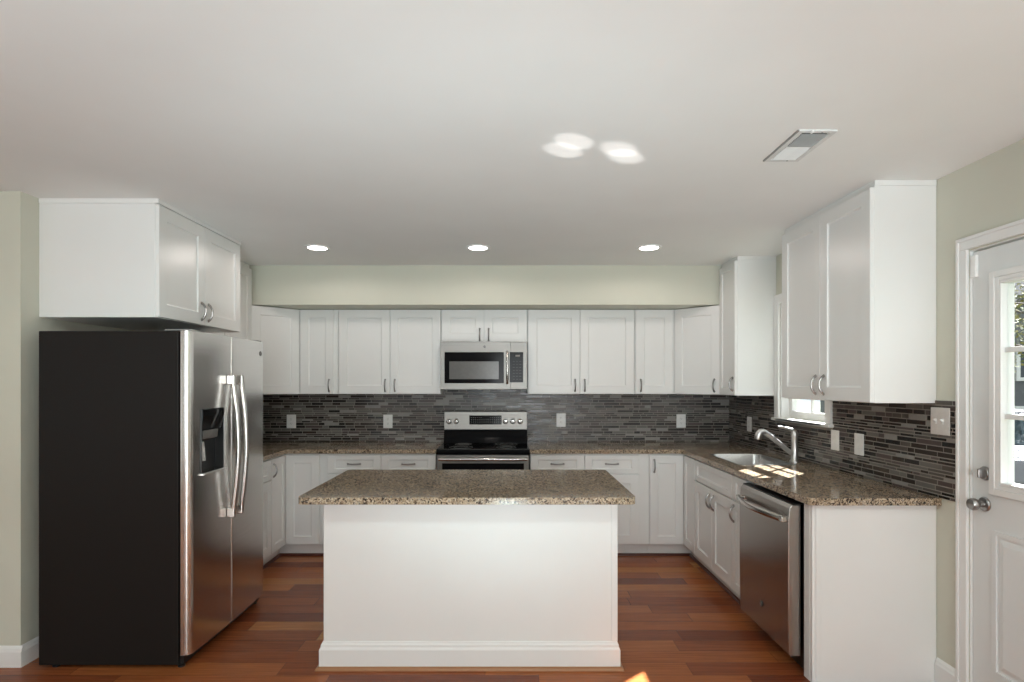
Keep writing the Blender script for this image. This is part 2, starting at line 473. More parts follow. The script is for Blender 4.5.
mosaic('backsplash_back', XL+0.001, XR-0.001, CT1+0.0005, 1.42, lambda u, d, z: (u, YB-d, z))
mosaic('backsplash_right', 2.659, YB-0.0095, CT1+0.0005, 1.386, lambda u, d, z: (XR-d, u, z), holes=[(3.69, 4.49, 1.175, 1.386)])
mosaic('backsplash_left', 3.90, YB-0.0095, CT1+0.0005, 1.37, lambda u, d, z: (XL+d, u, z))

# ------------------------------------------------------------------ cabinets
def shaker(bm, x0, x1, z0, z1, rx=0.072, rz=None, t=DP, y=0.0):
    rz = rz or rx
    rings = [(0, 0, 0), (0, 0, -t+0.0018), (0.0018, 0.0018, -t), (rx, rz, -t), (rx+0.003, rz+0.003, -t+0.007), (rx+0.009, rz+0.009, -t+0.0095)]
    R = []
    for ix, iz, yy in rings:
        R.append([bm.verts.new(p) for p in ((x0+ix, y+yy, z0+iz), (x1-ix, y+yy, z0+iz), (x1-ix, y+yy, z1-iz), (x0+ix, y+yy, z1-iz))])
    for a, b in zip(R, R[1:]):
        for k in range(4): bm.faces.new((a[k], a[(k+1) % 4], b[(k+1) % 4], b[k]))
    bm.faces.new(R[0][::-1]); bm.faces.new(R[-1])
def slabfront(bm, x0, x1, z0, z1): box(bm, x0, x1, -DP, 0, z0, z1)
def pull(bm, x, z, vert=True, L=0.102, y=-DP, out=0.027):
    pts = []; n = 16
    for k in range(n+1):
        t = k/n; s = (t-0.5)*L; o = out*math.sin(PI*t)**0.62
        pts.append((x, y-o, z+s) if vert else (x+s, y-o, z))
    rad = [0.0058+0.0012*abs(2*k/n-1) for k in range(n+1)]
    tube(bm, pts, rad, 8)
    for s in (-L/2, L/2):
        c = (x, y, z+s) if vert else (x+s, y, z)
        lathe(bm, [(0.009, 0), (0.009, 0.003), (0.006, 0.006)], c, (0, -1, 0), 12)
def cabinet(name, label, cat, loc, rz, w_, h_, d_, fronts, group=None, toe=0.0, crown=None, gap=0.0006):
    """front plane is local y=0, fronts stand proud of it; fronts: (kind, x0, x1, z0, z1, handle or None)"""
    r = thing(name, label, cat, loc, rz, group)
    bm = B()
    if name == 'sink_cabinet':              # open at the top for the basin
        box(bm, gap, 0.018, 0, d_, toe, h_); box(bm, w_-0.018, w_-gap, 0, d_, toe, h_)
        box(bm, 0.018, w_-0.018, 0, d_, toe, toe+0.018); box(bm, 0.018, w_-0.018, d_-0.01, d_, toe+0.018, h_); box(bm, 0.018, w_-0.018, 0, 0.018, toe+0.018, h_)
    else: box(bm, gap, w_-gap, 0, d_, toe, h_)
    obj('carcass', bm, M_CAB, r, 0.001)
    if toe:
        bm = B(); box(bm, gap, w_-gap, 0.065, d_, 0, toe); obj('toe_kick', bm, M_KICK, r)
    if crown:                                   # flat strip closing the gap to the ceiling
        zc, front, left, right, back = crown
        bm = B(); box(bm, gap-left, w_-gap+right, -front, d_-0.001, h_+0.0003, zc); obj('top_trim', bm, M_CAB, r, 0.002)
    for kind, x0, x1, z0, z1, hd in fronts:
        bm = B()
        if kind == 'door': shaker(bm, x0, x1, z0, z1)
        elif kind == 'narrow': shaker(bm, x0, x1, z0, z1, 0.055)
        elif kind == 'drawer': shaker(bm, x0, x1, z0, z1, 0.06, 0.038)
        elif kind == 'filler': slabfront(bm, x0, x1, z0, z1)
        nm = {'narrow': 'door'}.get(kind, kind)
        fo = obj(nm, bm, M_CAB, r, 0.0015 if kind == 'filler' else 0)
        if hd:
            hx, hz, vert = hd
            bm = B(); pull(bm, hx, hz, vert); obj('handle', bm, M_NICKEL, fo, smooth=True)
    return r

UF = YB-UD          # carcass front of the back wall cabinets
G = 0.0015
def upper_doors(w_, h_, xs, handles):
    return [('door' if b-a > 0.25 else 'narrow', a+G, b-G, 0.004, h_-0.004, hd) for (a, b), hd in zip(zip(xs, xs[1:]), handles)]
UH = U1-U0
# back wall, left to right
x0 = XC+0.61+0.0015
cabinet('wall_cabinet', 'narrow single-door white wall cabinet left of the wide pair on the back wall', 'cabinet', (x0, UF, U0), 0, -1.532-x0, UH, UD-0.001,
        [('door', -1.862-x0, -1.566-x0, 0.004, UH-0.004, (-1.607-x0, 0.078, True))], 'white wall cabinets on the back wall')
x0 = -1.530; wd = -0.610-x0
cabinet('wall_cabinet', 'two-door white wall cabinet left of the microwave', 'cabinet', (x0, UF, U0), 0, wd, UH, UD-0.001,
        [('door', 0.012, 0.4655, 0.004, UH-0.004, (0.424, 0.078, True)), ('door', 0.469, wd-0.002, 0.004, UH-0.004, (0.510, 0.078, True))], 'white wall cabinets on the back wall')
x0 = -0.608; wd = 0.164-x0
cabinet('wall_cabinet', 'short two-door white wall cabinet directly above the microwave', 'cabinet', (x0, UF, 1.838), 0, wd, U1-1.838, UD-0.001,
        [('door', 0.008, wd/2-G, 0.004, U1-1.838-0.004, (wd/2-0.040, 0.066, True)), ('door', wd/2+G, wd-0.008, 0.004, U1-1.838-0.004, (wd/2+0.040, 0.066, True))], 'white wall cabinets on the back wall')
x0 = 0.166; wd = 1.122-x0
cabinet('wall_cabinet', 'two-door white wall cabinet right of the microwave', 'cabinet', (x0, UF, U0), 0, wd, UH, UD-0.001,
        [('door', 0.008, 0.4655, 0.004, UH-0.004, (0.424, 0.078, True)), ('door', 0.469, wd-0.006, 0.004, UH-0.004, (0.510, 0.078, True))], 'white wall cabinets on the back wall')
x0 = 1.124; wd = XR-0.61-0.0015-x0
cabinet('wall_cabinet', 'narrow single-door white wall cabinet beside the right corner cabinet', 'cabinet', (x0, UF, U0), 0, wd, UH, UD-0.001,
        [('door', 0.010, wd-0.022, 0.004, UH-0.004, (0.052, 0.078, True))], 'white wall cabinets on the back wall')

def corner_upper(label, side):
    xw = XR if side > 0 else XC
    r = thing('corner_cabinet', label, 'cabinet', (xw, YB, U0), 0, 'diagonal corner wall cabinets')
    s = -side
    pts = [(s*0.001, -0.001), (s*0.61, -0.001), (s*0.61, -0.305), (s*0.305, -0.61), (s*0.001, -0.61)]
    bm = B(); prism(bm, pts, 0, UH); obj('carcass', bm, M_CAB, r, 0.001)
    L = 0.305*math.sqrt(2)
    bm = B(); shaker(bm, 0.008, L-0.008, 0.004, UH-0.004)
    d = obj('door', bm, M_CAB, r)
    if side > 0: d.location = (-0.61, -0.305, 0); d.rotation_euler = (0, 0, -PI/4)
    else: d.location = (0.305, -0.61, 0); d.rotation_euler = (0, 0, PI/4)
    bm = B(); pull(bm, L-0.052 if side > 0 else 0.052, 0.078); obj('handle', bm, M_NICKEL, d, smooth=True)
corner_upper('diagonal white corner cabinet under the left end of the soffit, behind the fridge', -1)
corner_upper('diagonal white corner cabinet at the right end of the back wall', 1)

# right wall: rotated so that local x runs towards the camera
DT = 2.436
h2 = DT-U0
cabinet('tall_wall_cabinet', 'tall narrow white cabinet reaching the ceiling between corner and window', 'cabinet', (XR-UD, 4.8215, U0), -PI/2, 4.8215-4.482, h2, UD-0.001,
        [('narrow', 0.006, 0.334, 0.004, h2-0.006, (0.292, 0.090, True))], 'tall ceiling-height wall cabinets', crown=(CEIL-U0-0.0005, 0.0, 0, 0.004, 0))
cabinet('tall_wall_cabinet', 'tall two-door white cabinet on the right wall nearest the glazed door', 'cabinet', (XR-UD, 3.716, U0), -PI/2, 3.716-2.802, h2, UD-0.001,
        [('door', 0.003, 0.4555, 0.004, h2-0.006, (0.415, 0.088, True)), ('door', 0.4585, 0.911, 0.004, h2-0.006, (0.499, 0.088, True))], 'tall ceiling-height wall cabinets', crown=(CEIL-U0-0.0005, 0.0, 0, 0.004, 0))
# left wall: local x runs away from the camera
cabinet('tall_wall_cabinet', 'tall white cabinet mostly hidden behind the over-fridge cabinet', 'cabinet', (XC+UD, 4.06, U0), PI/2, 4.8215-4.06, h2, UD-0.001,
        [('door', 0.003, 0.379, 0.004, h2-0.006, (0.34, 0.088, True)), ('door', 0.382, 0.755, 0.004, h2-0.006, (0.425, 0.088, True))], 'tall ceiling-height wall cabinets', crown=(CEIL-U0-0.0005, 0.0, 0, 0, 0))
z0 = 1.826; h3 = 2.440-z0
cabinet('fridge_top_cabinet', 'deep two-door white cabinet hung above the fridge', 'cabinet', (-1.910, 3.085, z0), PI/2, 0.944, h3, 0.624,
        [('door', 0.006, 0.4705, 0.003, h3-0.004, (0.432, 0.085, True)), ('door', 0.4735, 0.940, 0.003, h3-0.004, (0.512, 0.085, True))], crown=(CEIL-z0-0.0005, 0.024, 0.006, 0, 0))

# base cabinets
BF = YB-BD
BH = CT0-0.0005
D0, D1, DR0, DR1 = 0.118, 0.700, 0.712, 0.866
x0 = XCB+0.9145
cabinet('base_cabinet', 'white base cabinet with drawers left of the range', 'cabinet', (x0, BF, 0), 0, -0.6125-x0, BH, BD-0.001,
        [('drawer', -1.524-x0, -1.078-x0, DR0, DR1, (-1.301-x0, 0.792, False)), ('drawer', -1.073-x0, -0.617-x0, DR0, DR1, (-0.845-x0, 0.792, False)),
         ('door', -1.524-x0, -1.078-x0, D0, D1, (-1.12-x0, 0.61, True)), ('door', -1.073-x0, -0.617-x0, D0, D1, (-1.03-x0, 0.61, True))], 'white base cabinets', toe=0.114)
x0 = 0.1765
cabinet('base_cabinet', 'white base cabinet with drawers right of the range', 'cabinet', (x0, BF, 0), 0, 1.1795-x0, BH, BD-0.001,
        [('drawer', 0.006, 0.455, DR0, DR1, (0.23, 0.792, False)), ('drawer', 0.460, 0.914, DR0, DR1, (0.687, 0.792, False)),
         ('door', 0.006, 0.455, D0, D1, (0.41, 0.61, True)), ('door', 0.460, 0.914, D0, D1, (0.505, 0.61, True))], 'white base cabinets', toe=0.114)
def corner_base(label, side):
    xw = XR if side > 0 else XCB
    s = -side
    r = thing('corner_base_cabinet', label, 'cabinet', (xw, YB, 0), 0, 'L-shaped corner base cabinets')
    bm = B(); prism(bm, [(s*0.001, -0.001), (s*0.9135, -0.001), (s*0.9135, -BD), (s*BD, -BD), (s*BD, -0.9135), (s*0.001, -0.9135)], 0.114, BH); obj('carcass', bm, M_CAB, r, 0.001)
    k = BD-0.065
    bm = B(); prism(bm, [(s*0.001, -0.001), (s*0.9135, -0.001), (s*0.9135, -k), (s*k, -k), (s*k, -0.9135), (s*0.001, -0.9135)], 0, 0.114); obj('toe_kick', bm, M_KICK, r)
    a = 0.9135-BD-0.003
    # leaf facing the camera
    bm = B(); shaker(bm, 0, a-DP-0.002, D0, DR1, 0.064); d = obj('door', bm, M_CAB, r)
    d.location = (s*0.9105, -BD, 0) if side > 0 else (BD+DP+0.002, -BD, 0)
    if side > 0:
        bm = B(); pull(bm, 0.036, 0.775); obj('handle', bm, M_NICKEL, d, smooth=True)
    # leaf facing across the kitchen
    bm = B(); shaker(bm, 0, a-DP-0.002, D0, DR1, 0.058); d = obj('door', bm, M_CAB, r)
    if side > 0: d.location = (-BD, -BD-DP-0.002, 0); d.rotation_euler = (0, 0, -PI/2)
    else:
        d.location = (BD, -0.9105, 0); d.rotation_euler = (0, 0, PI/2)
        bm = B(); pull(bm, 0.036, 0.775); obj('handle', bm, M_NICKEL, d, smooth=True)
corner_base('L-shaped white corner base cabinet just beyond the fridge', -1)
corner_base('L-shaped white corner base cabinet at the far end of the sink run', 1)
cabinet('sink_cabinet', 'white sink cabinet with two arched-handle doors under the sink', 'cabinet', (XR-BD, 4.5185, 0), -PI/2, 4.5185-3.7615, BH, BD-0.001,
        [('drawer', 0.004, 0.753, DR0, DR1, None), ('door', 0.004, 0.377, D0, D1, (0.337, 0.61, True)), ('door', 0.380, 0.753, D0, D1, (0.420, 0.61, True))], 'white base cabinets', toe=0.114)
cabinet('base_cabinet', 'very narrow white base cabinet between sink doors and dishwasher', 'cabinet', (XR-BD, 3.7605, 0), -PI/2, 0.235, BH, BD-0.001,
        [('drawer', 0.004, 0.231, DR0, DR1, None), ('narrow', 0.004, 0.231, D0, D1, (0.034, 0.62, True))], 'white base cabinets', toe=0.114)
cabinet('base_cabinet', 'white base cabinet tucked right behind the fridge on the left wall', 'cabinet', (XCB+BD, 3.90, 0), PI/2, 4.5185-3.90, BH, BD-0.001,
        [('drawer', 0.004, 0.614, DR0, DR1, (0.309, 0.792, False)), ('door', 0.004, 0.307, D0, D1, (0.27, 0.61, True)), ('door', 0.311, 0.614, D0, D1, (0.35, 0.61, True))], 'white base cabinets', toe=0.114)
# end panel of the right run, with the stile that closes the dishwasher bay
r = thing('end_panel', 'plain white end panel closing the counter run beside the dishwasher', 'cabinet panel', (XR-BD, 2.802, 0), 0)
bm = B(); box(bm, 0, BD-0.001, 0, 0.019, 0, BH); obj('panel', bm, M_CAB, r, 0.0015)
bm = B(); box(bm, -0.002, 0.018, 0.0195, 0.075, 0, BH); obj('stile', bm, M_CAB, r, 0.0015)
bm = B(); box(bm, 0.016, 0.018+0.02, -0.006, 0, 0, BH); obj('edge_trim', bm, M_CAB, r, 0.002)

# dark quarter-round at the foot of the toe kicks
def qround(r=0.018): return [(0, 0)]+[(r*math.cos(t*PI/12), r*math.sin(t*PI/12)) for t in range(7)]
kb = BF+0.065
bm = B()
extrude_profile(bm, [(kb-u, v) for u, v in qround()], 'X', XCB+BD-0.065, -0.613)
extrude_profile(bm, [(kb-u, v) for u, v in qround()], 'X', 0.177, XR-BD+0.065)
extrude_profile(bm, [(XR-BD+0.065-u, v) for u, v in qround()], 'Y', 3.527, kb)
extrude_profile(bm, [(XCB+BD-0.065+u, v) for u, v in qround()], 'Y', 3.9, kb)
struct(obj('trim_1', bm, M_QROUND))

# ------------------------------------------------------------------ worktops
CO = 0.645
cfY = YB-CO
wy = YB-TT-0.0006
r = thing('worktop', 'L-shaped speckled granite worktop from the fridge to the range', 'worktop', (XL, YB, CT0), 0, 'granite worktops')
bm = B(); plate(bm, [(0.0005, -YB+3.90), (CO+XCB-XL, -YB+3.90), (CO+XCB-XL, -CO-0.012), (CO+XCB-XL+0.012, -CO), (-0.606-XL, -CO), (-0.606-XL, -0.0005), (0.0005, -0.0005)], [], 0, CT1-CT0)
obj('granite_slab', bm, M_GRANITE, r, 0.004)
SX0, SX1, SY0, SY1 = 1.565, 1.958, 3.885, 4.475
r = thing('worktop', 'L-shaped speckled granite worktop holding the sink on the right', 'worktop', (0, 0, CT0), 0, 'granite worktops')
cx = XR-CO
outer = [(0.171, cfY), (cx-0.012, cfY), (cx, cfY-0.012)]
rr = 0.03
outer += [(cx+rr-rr*math.cos(t*PI/12), 2.760+rr-rr*math.sin(t*PI/12)) for t in range(7)]
outer += [(XR-0.012, 2.760), (XR-0.0005, 2.768), (XR-0.0005, YB-0.0005), (0.171, YB-0.0005)]
bm = B(); plate(bm, outer, [rrect(SX0, SX1, SY0, SY1, 0.055)[::-1]], 0, CT1-CT0)
obj('granite_slab', bm, M_GRANITE, r, 0.004)

# ------------------------------------------------------------------ sink and tap
r = thing('kitchen_sink', 'stainless steel sink bowl set into the granite worktop under the window', 'sink', ((SX0+SX1)/2, (SY0+SY1)/2, CT0))
bm = B()
hx, hy = (SX1-SX0)/2, (SY1-SY0)/2
levels = [(0.013, 0.0354, 0.06), (0.012, 0.0374, 0.06), (-0.003, 0.0374, 0.055), (-0.007, 0.032, 0.055), (-0.013, -0.13, 0.055), (-0.022, -0.15, 0.05), (-0.045, -0.158, 0.045)]
rings = [[bm.verts.new((x, y, z)) for x, y in rrect(-hx-e, hx+e, -hy-e, hy+e, rad, 6)] for e, z, rad in levels]
for a, b in zip(rings, rings[1:]):
    for k in range(len(a)): bm.faces.new((a[k], a[(k+1) % len(a)], b[(k+1) % len(a)], b[k]))
bm.faces.new(rings[-1])
o = obj('basin', bm, M_SINK, r, smooth=True)
sm = o.modifiers.new('solid', 'SOLIDIFY'); sm.thickness = 0.0005; sm.offset = 0
bm = B(); lathe(bm, [(0.042, 0), (0.042, 0.002), (0.036, 0.003), (0.030, 0.001), (0.012, 0.001), (0.010, 0.004), (0.003, 0.004)], (0, 0.03, -0.1575), (0, 0, 1)); obj('drain', bm, M_CHROME, r, smooth=True)

FX, FY = 2.018, 4.045
r = thing('kitchen_faucet', 'brushed metal pull-out kitchen faucet behind the sink', 'faucet', (FX, FY, CT1))
bm = B(); lathe(bm, [(0.034, 0), (0.034, 0.006), (0.028, 0.012), (0.0235, 0.020), (0.0225, 0.10), (0.0225, 0.175), (0.0245, 0.182), (0.0245, 0.198), (0.020, 0.212), (0.008, 0.222)], (0, 0, 0.0003), (0, 0, 1)); obj('body', bm, M_CHROME, r, smooth=True)
bm = B()
tube(bm, [(-0.010, 0, 0.052), (-0.04, 0, 0.075), (-0.10, 0.0, 0.124), (-0.17, 0, 0.181), (-0.205, 0, 0.205)], [0.016, 0.0165, 0.0165, 0.018, 0.019], 14); sp = obj('spout', bm, M_CHROME, r, smooth=True)
bm = B()
tube(bm, [(-0.203, 0, 0.204), (-0.222, 0, 0.212), (-0.240, 0, 0.210), (-0.252, 0, 0.196), (-0.258, 0, 0.175), (-0.259, 0, 0.160)], [0.019, 0.0225, 0.024, 0.025, 0.025, 0.022], 16); obj('spray_head', bm, M_CHROME, sp, smooth=True)
bm = B(); tube(bm, [(0.008, 0, 0.212), (-0.02, 0, 0.226), (-0.06, 0, 0.238), (-0.105, 0, 0.249), (-0.118, 0, 0.251)], [0.014, 0.0125, 0.0095, 0.009, 0.006], 12, 0.8); obj('lever', bm, M_CHROME, r, smooth=True)

# ------------------------------------------------------------------ island
IX0, IX1, IY0, IY1 = -1.034, 0.620, 2.781, 3.681
r = thing('island_worktop', 'speckled granite worktop on the white island', 'worktop', (0, 0, CT0))
bm = B(); plate(bm, rrect(IX0, IX1, IY0, IY1, 0.034), [], 0, CT1-CT0); obj('granite_slab', bm, M_GRANITE, r, 0.006, seg=3)
PX0, PX1, PY0, PY1 = -0.957, 0.553, 2.952, 3.600
r = thing('kitchen_island', 'white panelled kitchen island in the middle of the floor', 'island', ((PX0+PX1)/2, (PY0+PY1)/2, 0))
ox, oy = (PX0+PX1)/2, (PY0+PY1)/2
def isl(bm, x0, x1, y0, y1, z0, z1): box(bm, x0-ox, x1-ox, y0-oy, y1-oy, z0, z1)
bm = B(); isl(bm, PX0, PX1, PY0, PY1, 0, BH); obj('body', bm, M_ISL, r, 0.002)
bm = B(); isl(bm, PX1-0.024, PX1+0.006, PY0-0.006, PY0+0.024, 0.14, BH); obj('corner_trim', bm, M_ISL, r, 0.002)
bm = B()
prof = [(0, 0), (0.018, 0), (0.018, 0.100), (0.015, 0.108), (0.012, 0.112), (0.011, 0.124), (0.006, 0.132), (0.004, 0.138), (0, 0.140)]
def ring_profile(bm, prof, x0, x1, y0, y1):
    R = [[bm.verts.new(p) for p in ((x0-u, y0-u, v), (x1+u, y0-u, v), (x1+u, y1, v), (x0-u, y1, v))] for u, v in prof]
    for a, b in zip(R, R[1:]):
        for k in (3, 0, 1): bm.faces.new((a[k], a[(k+1) % 4], b[(k+1) % 4], b[k]))
ring_profile(bm, prof[1:], PX0-ox, PX1-ox, PY0-oy, PY1-oy); obj('baseboard', bm, M_ISL, r)
bm = B()
ring_profile(bm, [(0.018+0.017*math.cos(t*PI/12), 0.017*math.sin(t*PI/12)) for t in range(7)], PX0-ox, PX1-ox, PY0-oy, PY1-oy); q = obj('shoe_moulding', bm, M_QROUND2, r)
q['label'] = 'thin wood-coloured shoe moulding'
for k in range(3):
    wv = (PX1-PX0-0.02)/3
    bm = B(); shaker(bm, 0.003, wv-0.003, 0.02, 0.85)
    d = obj('door', bm, M_CAB, r); d.location = (PX1-ox-0.01-k*wv, PY1-oy+0.0005, 0); d.rotation_euler = (0, 0, PI)
    bm = B(); pull(bm, wv-0.04 if k != 1 else 0.04, 0.74); obj('handle', bm, M_NICKEL, d, smooth=True)

# ------------------------------------------------------------------ emblems
def emblem(parent, c, rad=0.014, rot=None, name='emblem'):
    """small round badge with a script monogram; local: faces -y"""
    bm = B()
    x, y, z = c
    lathe(bm, [(rad, 0), (rad, 0.0012), (rad*0.9, 0.0016)], (x, y, z), (0, -1, 0), 24)
    o = obj(name, bm, M_BLACK, parent)
    bm = B()
    ring = [(x+rad*0.86*math.cos(t*PI/12), y-0.0018, z+rad*0.86*math.sin(t*PI/12)) for t in range(25)]
    tube(bm, ring, rad*0.06, 5)
    for s in (-1, 1):
        sw = [(x+s*rad*(0.28+0.26*math.cos(t*0.55)), y-0.0018, z+rad*0.42*math.sin(t*0.55+s*0.4)) for t in range(10)]
        tube(bm, sw, rad*0.07, 5)
    obj('monogram', bm, M_NICKEL, o)
    return o

# ------------------------------------------------------------------ refrigerator (local x away from the camera, front is -y)
FW = 0.905
r = thing('refrigerator', 'stainless side-by-side fridge with black sides on the left', 'refrigerator', (-1.702, 2.945, 0), PI/2)
bm = B(); box(bm, 0, FW, 0, 0.72, 0.018, 1.739); obj('case', bm, M_CASE, r, 0.004)
def fridge_front(x, xa, xb, rad=0.032):
    c, hw = (xa+xb)/2, (xb-xa)/2
    cw, chw = FW/2, FW/2
    y = -(0.058+0.012*(1-((x-cw)/chw)**2))
    for e in (x-xa, xb-x):
        R = rad if (xa < 0.02 and e == x-xa) or (xb > FW-0.02 and e == xb-x) else 0.008
        if e < R: y += R-math.sqrt(max(R*R-(R-e)**2, 0))
    return y
def fslab(bm, xa, xb, ua, ub, z0, z1, back=-0.010, inner=None):
    """door block between ua..ub of a door spanning xa..xb"""
    xs = [ua+(ub-ua)*k/20 for k in range(21)]
    xs += [xa+0.032*(1-math.cos(k*PI/16)) for k in range(9) if ua <= xa+0.032*(1-math.cos(k*PI/16)) <= ub]
    xs += [xb-0.032*(1-math.cos(k*PI/16)) for k in range(9) if ua <= xb-0.032*(1-math.cos(k*PI/16)) <= ub]
    xs = sorted(set(round(v, 5) for v in xs))
    prism(bm, [(x, fridge_front(x, xa, xb)) for x in xs]+[(ub, back), (ua, back)], z0, z1)
FZ0, FZ1 = 0.067, 1.742
fa, fb = 0.002, 0.419
HX0, HX1, HZ0, HZ1 = 0.095, 0.335, 0.975, 1.332     # dispenser recess
bm = B()
fslab(bm, fa, fb, fa, fb, FZ0, HZ0); fslab(bm, fa, fb, fa, fb, HZ1, FZ1)
fslab(bm, fa, fb, fa, HX0, HZ0, HZ1); fslab(bm, fa, fb, HX1, fb, HZ0, HZ1)
box(bm, HX0, HX1, -0.016, -0.010, HZ0, HZ1)
fd = obj('freezer_door', bm, M_STEEL, r, smooth=True)
ga, gb = 0.425, FW-0.002
bm = B(); fslab(bm, ga, gb, ga, gb, FZ0, FZ1)
gd = obj('fridge_door', bm, M_STEEL, r, smooth=True)
# dispenser
yf = fridge_front(0.21, fa, fb)
bm = B()
box(bm, HX0, HX1, -0.020, -0.0165, HZ0, HZ1)
box(bm, HX0+0.0005, HX0+0.006, yf-0.001, -0.02, HZ0, HZ1); box(bm, HX1-0.006, HX1-0.0005, yf-0.001, -0.02, HZ0, HZ1)
disp = obj('dispenser', bm, M_BLACK, fd)
bm = B(); extrude_profile(bm, [(-0.021, HZ1-0.002), (yf-0.004, HZ1-0.002), (yf-0.006, HZ1-0.035), (yf+0.006, HZ1-0.115), (-0.021, HZ1-0.13)], 'X', HX0+0.006, HX1-0.006); obj('control_panel', bm, M_GLASSBLK, disp, 0.003)
bm = B(); extrude_profile(bm, [(-0.021, HZ1-0.131), (yf+0.004, HZ1-0.116), (yf+0.010, HZ1-0.165), (-0.030, HZ1-0.175)], 'X', HX0+0.03, HX1-0.05); obj('chute', bm, M_WINGREY, disp, 0.003)
bm = B(); extrude_profile(bm, [(-0.022, HZ1-0.18), (-0.030, HZ1-0.18), (-0.040, HZ0+0.07), (-0.034, HZ0+0.07)], 'X', HX0+0.045, HX0+0.10); obj('paddle', bm, M_STEEL_HANDLE, disp, 0.002)
bm = B(); extrude_profile(bm, [(-0.021, HZ0+0.0005), (yf-0.014, HZ0+0.0005), (yf-0.016, HZ0+0.008), (yf-0.008, HZ0+0.014), (-0.021, HZ0+0.022)], 'X', HX0, HX1); obj('drip_tray', bm, M_STEEL_HANDLE, disp, 0.003)
def fridge_handle(parent, x):
    z0, z1 = 0.70, 1.512
    y0 = fridge_front(x, 0, FW)
    pts = []
    for k in range(25):
        t = k/24
        pts.append((x, y0-0.030-0.034*math.sin(PI*t), z0+(z1-z0)*t))
    bm = B(); tube(bm, pts, 0.0155, 12, 1.0); h = obj('handle', bm, M_STEEL_HANDLE, parent, smooth=True)
    for za, zb in ((z0-0.006, z0+0.05), (z1-0.05, z1+0.006)):
        bm = B(); box(bm, x-0.015, x+0.015, y0-0.045, y0-0.0006, za, zb)
        obj('handle_bracket', bm, M_STEEL_HANDLE, h, 0.005)
fridge_handle(fd, 0.372); fridge_handle(gd, 0.472)
emblem(gd, (FW-0.075, fridge_front(FW-0.075, ga, gb)-0.0004, 1.665), 0.016)
for hx_ in (0.03, FW-0.11):
    bm = B(); box(bm, hx_, hx_+0.08, -0.05, 0.09, 1.7425, 1.752); obj('hinge_cover', bm, M_GREYDARK, r, 0.004)
bm = B(); box(bm, 0.012, FW-0.012, -0.022, 0.0, 0.018, 0.062)
for k in range(5): box(bm, 0.06, FW-0.06, -0.0235, -0.022, 0.024+k*0.0075, 0.028+k*0.0075)
obj('base_grille', bm, M_BLACK, r, 0.002)
for fx_, fy_ in ((0.03, 0.0), (FW-0.03, 0.0), (0.03, 0.65), (FW-0.03, 0.65)):
    bm = B(); lathe(bm, [(0.018, 0), (0.018, 0.008), (0.008, 0.009), (0.008, 0.0185)], (fx_, fy_, 0.0002), (0, 0, 1), 14); obj('foot', bm, M_BLACK, r)

# ------------------------------------------------------------------ range
RX0, RX1 = -0.6045, 0.1695
RW = RX1-RX0
r = thing('range', 'stainless electric range with black glass cooktop against the back wall', 'oven range', (RX0, BF, 0))
Yb = YB-BF-TT-0.002
bm = B(); box(bm, 0, RW, 0, Yb-0.02, 0.02, 0.885); obj('body', bm, M_BLACK, r, 0.003)
bm = B()
extrude_profile(bm, [(-0.040, 0.872), (-0.052, 0.880), (-0.055, 0.900), (-0.048, 0.914), (0.0, 0.917), (0.50, 0.917), (0.50, 0.8855), (-0.040, 0.8855)], 'X', -0.004, RW+0.004)
ck = obj('cooktop', bm, M_GLASSBLK, r, 0.001)
for bx, by, br in ((0.19, 0.12, 0.10), (0.58, 0.12, 0.085), (0.19, 0.37, 0.075), (0.58, 0.37, 0.10)):
    bm = B()
    for rr_ in (br, br*0.62):
        tube(bm, [(bx+rr_*math.cos(t*PI/20), by+rr_*math.sin(t*PI/20), 0.9172) for t in range(41)], 0.0009, 5)
    obj('burner_ring', bm, M_GREYDARK, ck)
# sloping black lower backguard and the steel control fascia
bm = B(); extrude_profile(bm, [(0.50, 0.9175), (0.46, 0.9175), (0.485, 0.965), (0.512, 1.035), (0.52, 1.205), (Yb-0.005, 1.205), (Yb-0.005, 0.80), (0.50, 0.80)], 'X', 0.0, RW); obj('backguard', bm, M_GLASSBLK, r, 0.002)
bm = B(); extrude_profile(bm, [(0.5115, 1.034), (0.493, 1.036), (0.490, 1.042), (0.502, 1.204), (0.507, 1.209), (0.5195, 1.209)], 'X', 0.002, RW-0.002); pan = obj('control_panel', bm, M_STEEL_OVEN, r, 0.002)
def on_panel(z): return 0.490+(z-1.042)/(1.204-1.042)*0.012
bm = B(); zc = 1.128; extrude_profile(bm, [(on_panel(zc-0.042)-0.0015, zc-0.042), (on_panel(zc+0.042)-0.0015, zc+0.042), (on_panel(zc+0.042)+0.002, zc+0.042), (on_panel(zc-0.042)+0.002, zc-0.042)], 'X', 0.235, 0.535); dsp = obj('display', bm, M_GLASSBLK, pan, 0.0008)
bm = B()
for row_ in range(4):
    for c in range(16):
        if row_ == 3 and 5 < c < 10: continue
        zz = zc-0.028+row_*0.016; xx = 0.252+c*0.0178
        box(bm, xx, xx+0.008, on_panel(zz)-0.0022, on_panel(zz)-0.0014, zz, zz+0.0035)
obj('touch_key', bm, M_GREYDARK, dsp)['kind'] = 'stuff'
for kx in (0.045, 0.113, 0.572, 0.640, 0.708):
    bm = B(); lathe(bm, [(0.026, 0), (0.025, 0.006), (0.021, 0.008), (0.019, 0.026), (0.016, 0.030), (0.004, 0.031)], (kx, on_panel(1.115)+0.001, 1.115), (0, -1, -0.07), 24); kn = obj('knob', bm, M_STEEL_HANDLE, pan, smooth=True)
    bm = B(); box(bm, kx-0.002, kx+0.002, on_panel(1.115)-0.032, on_panel(1.115)-0.029, 1.113, 1.132); obj('pointer', bm, M_BLACK, kn)
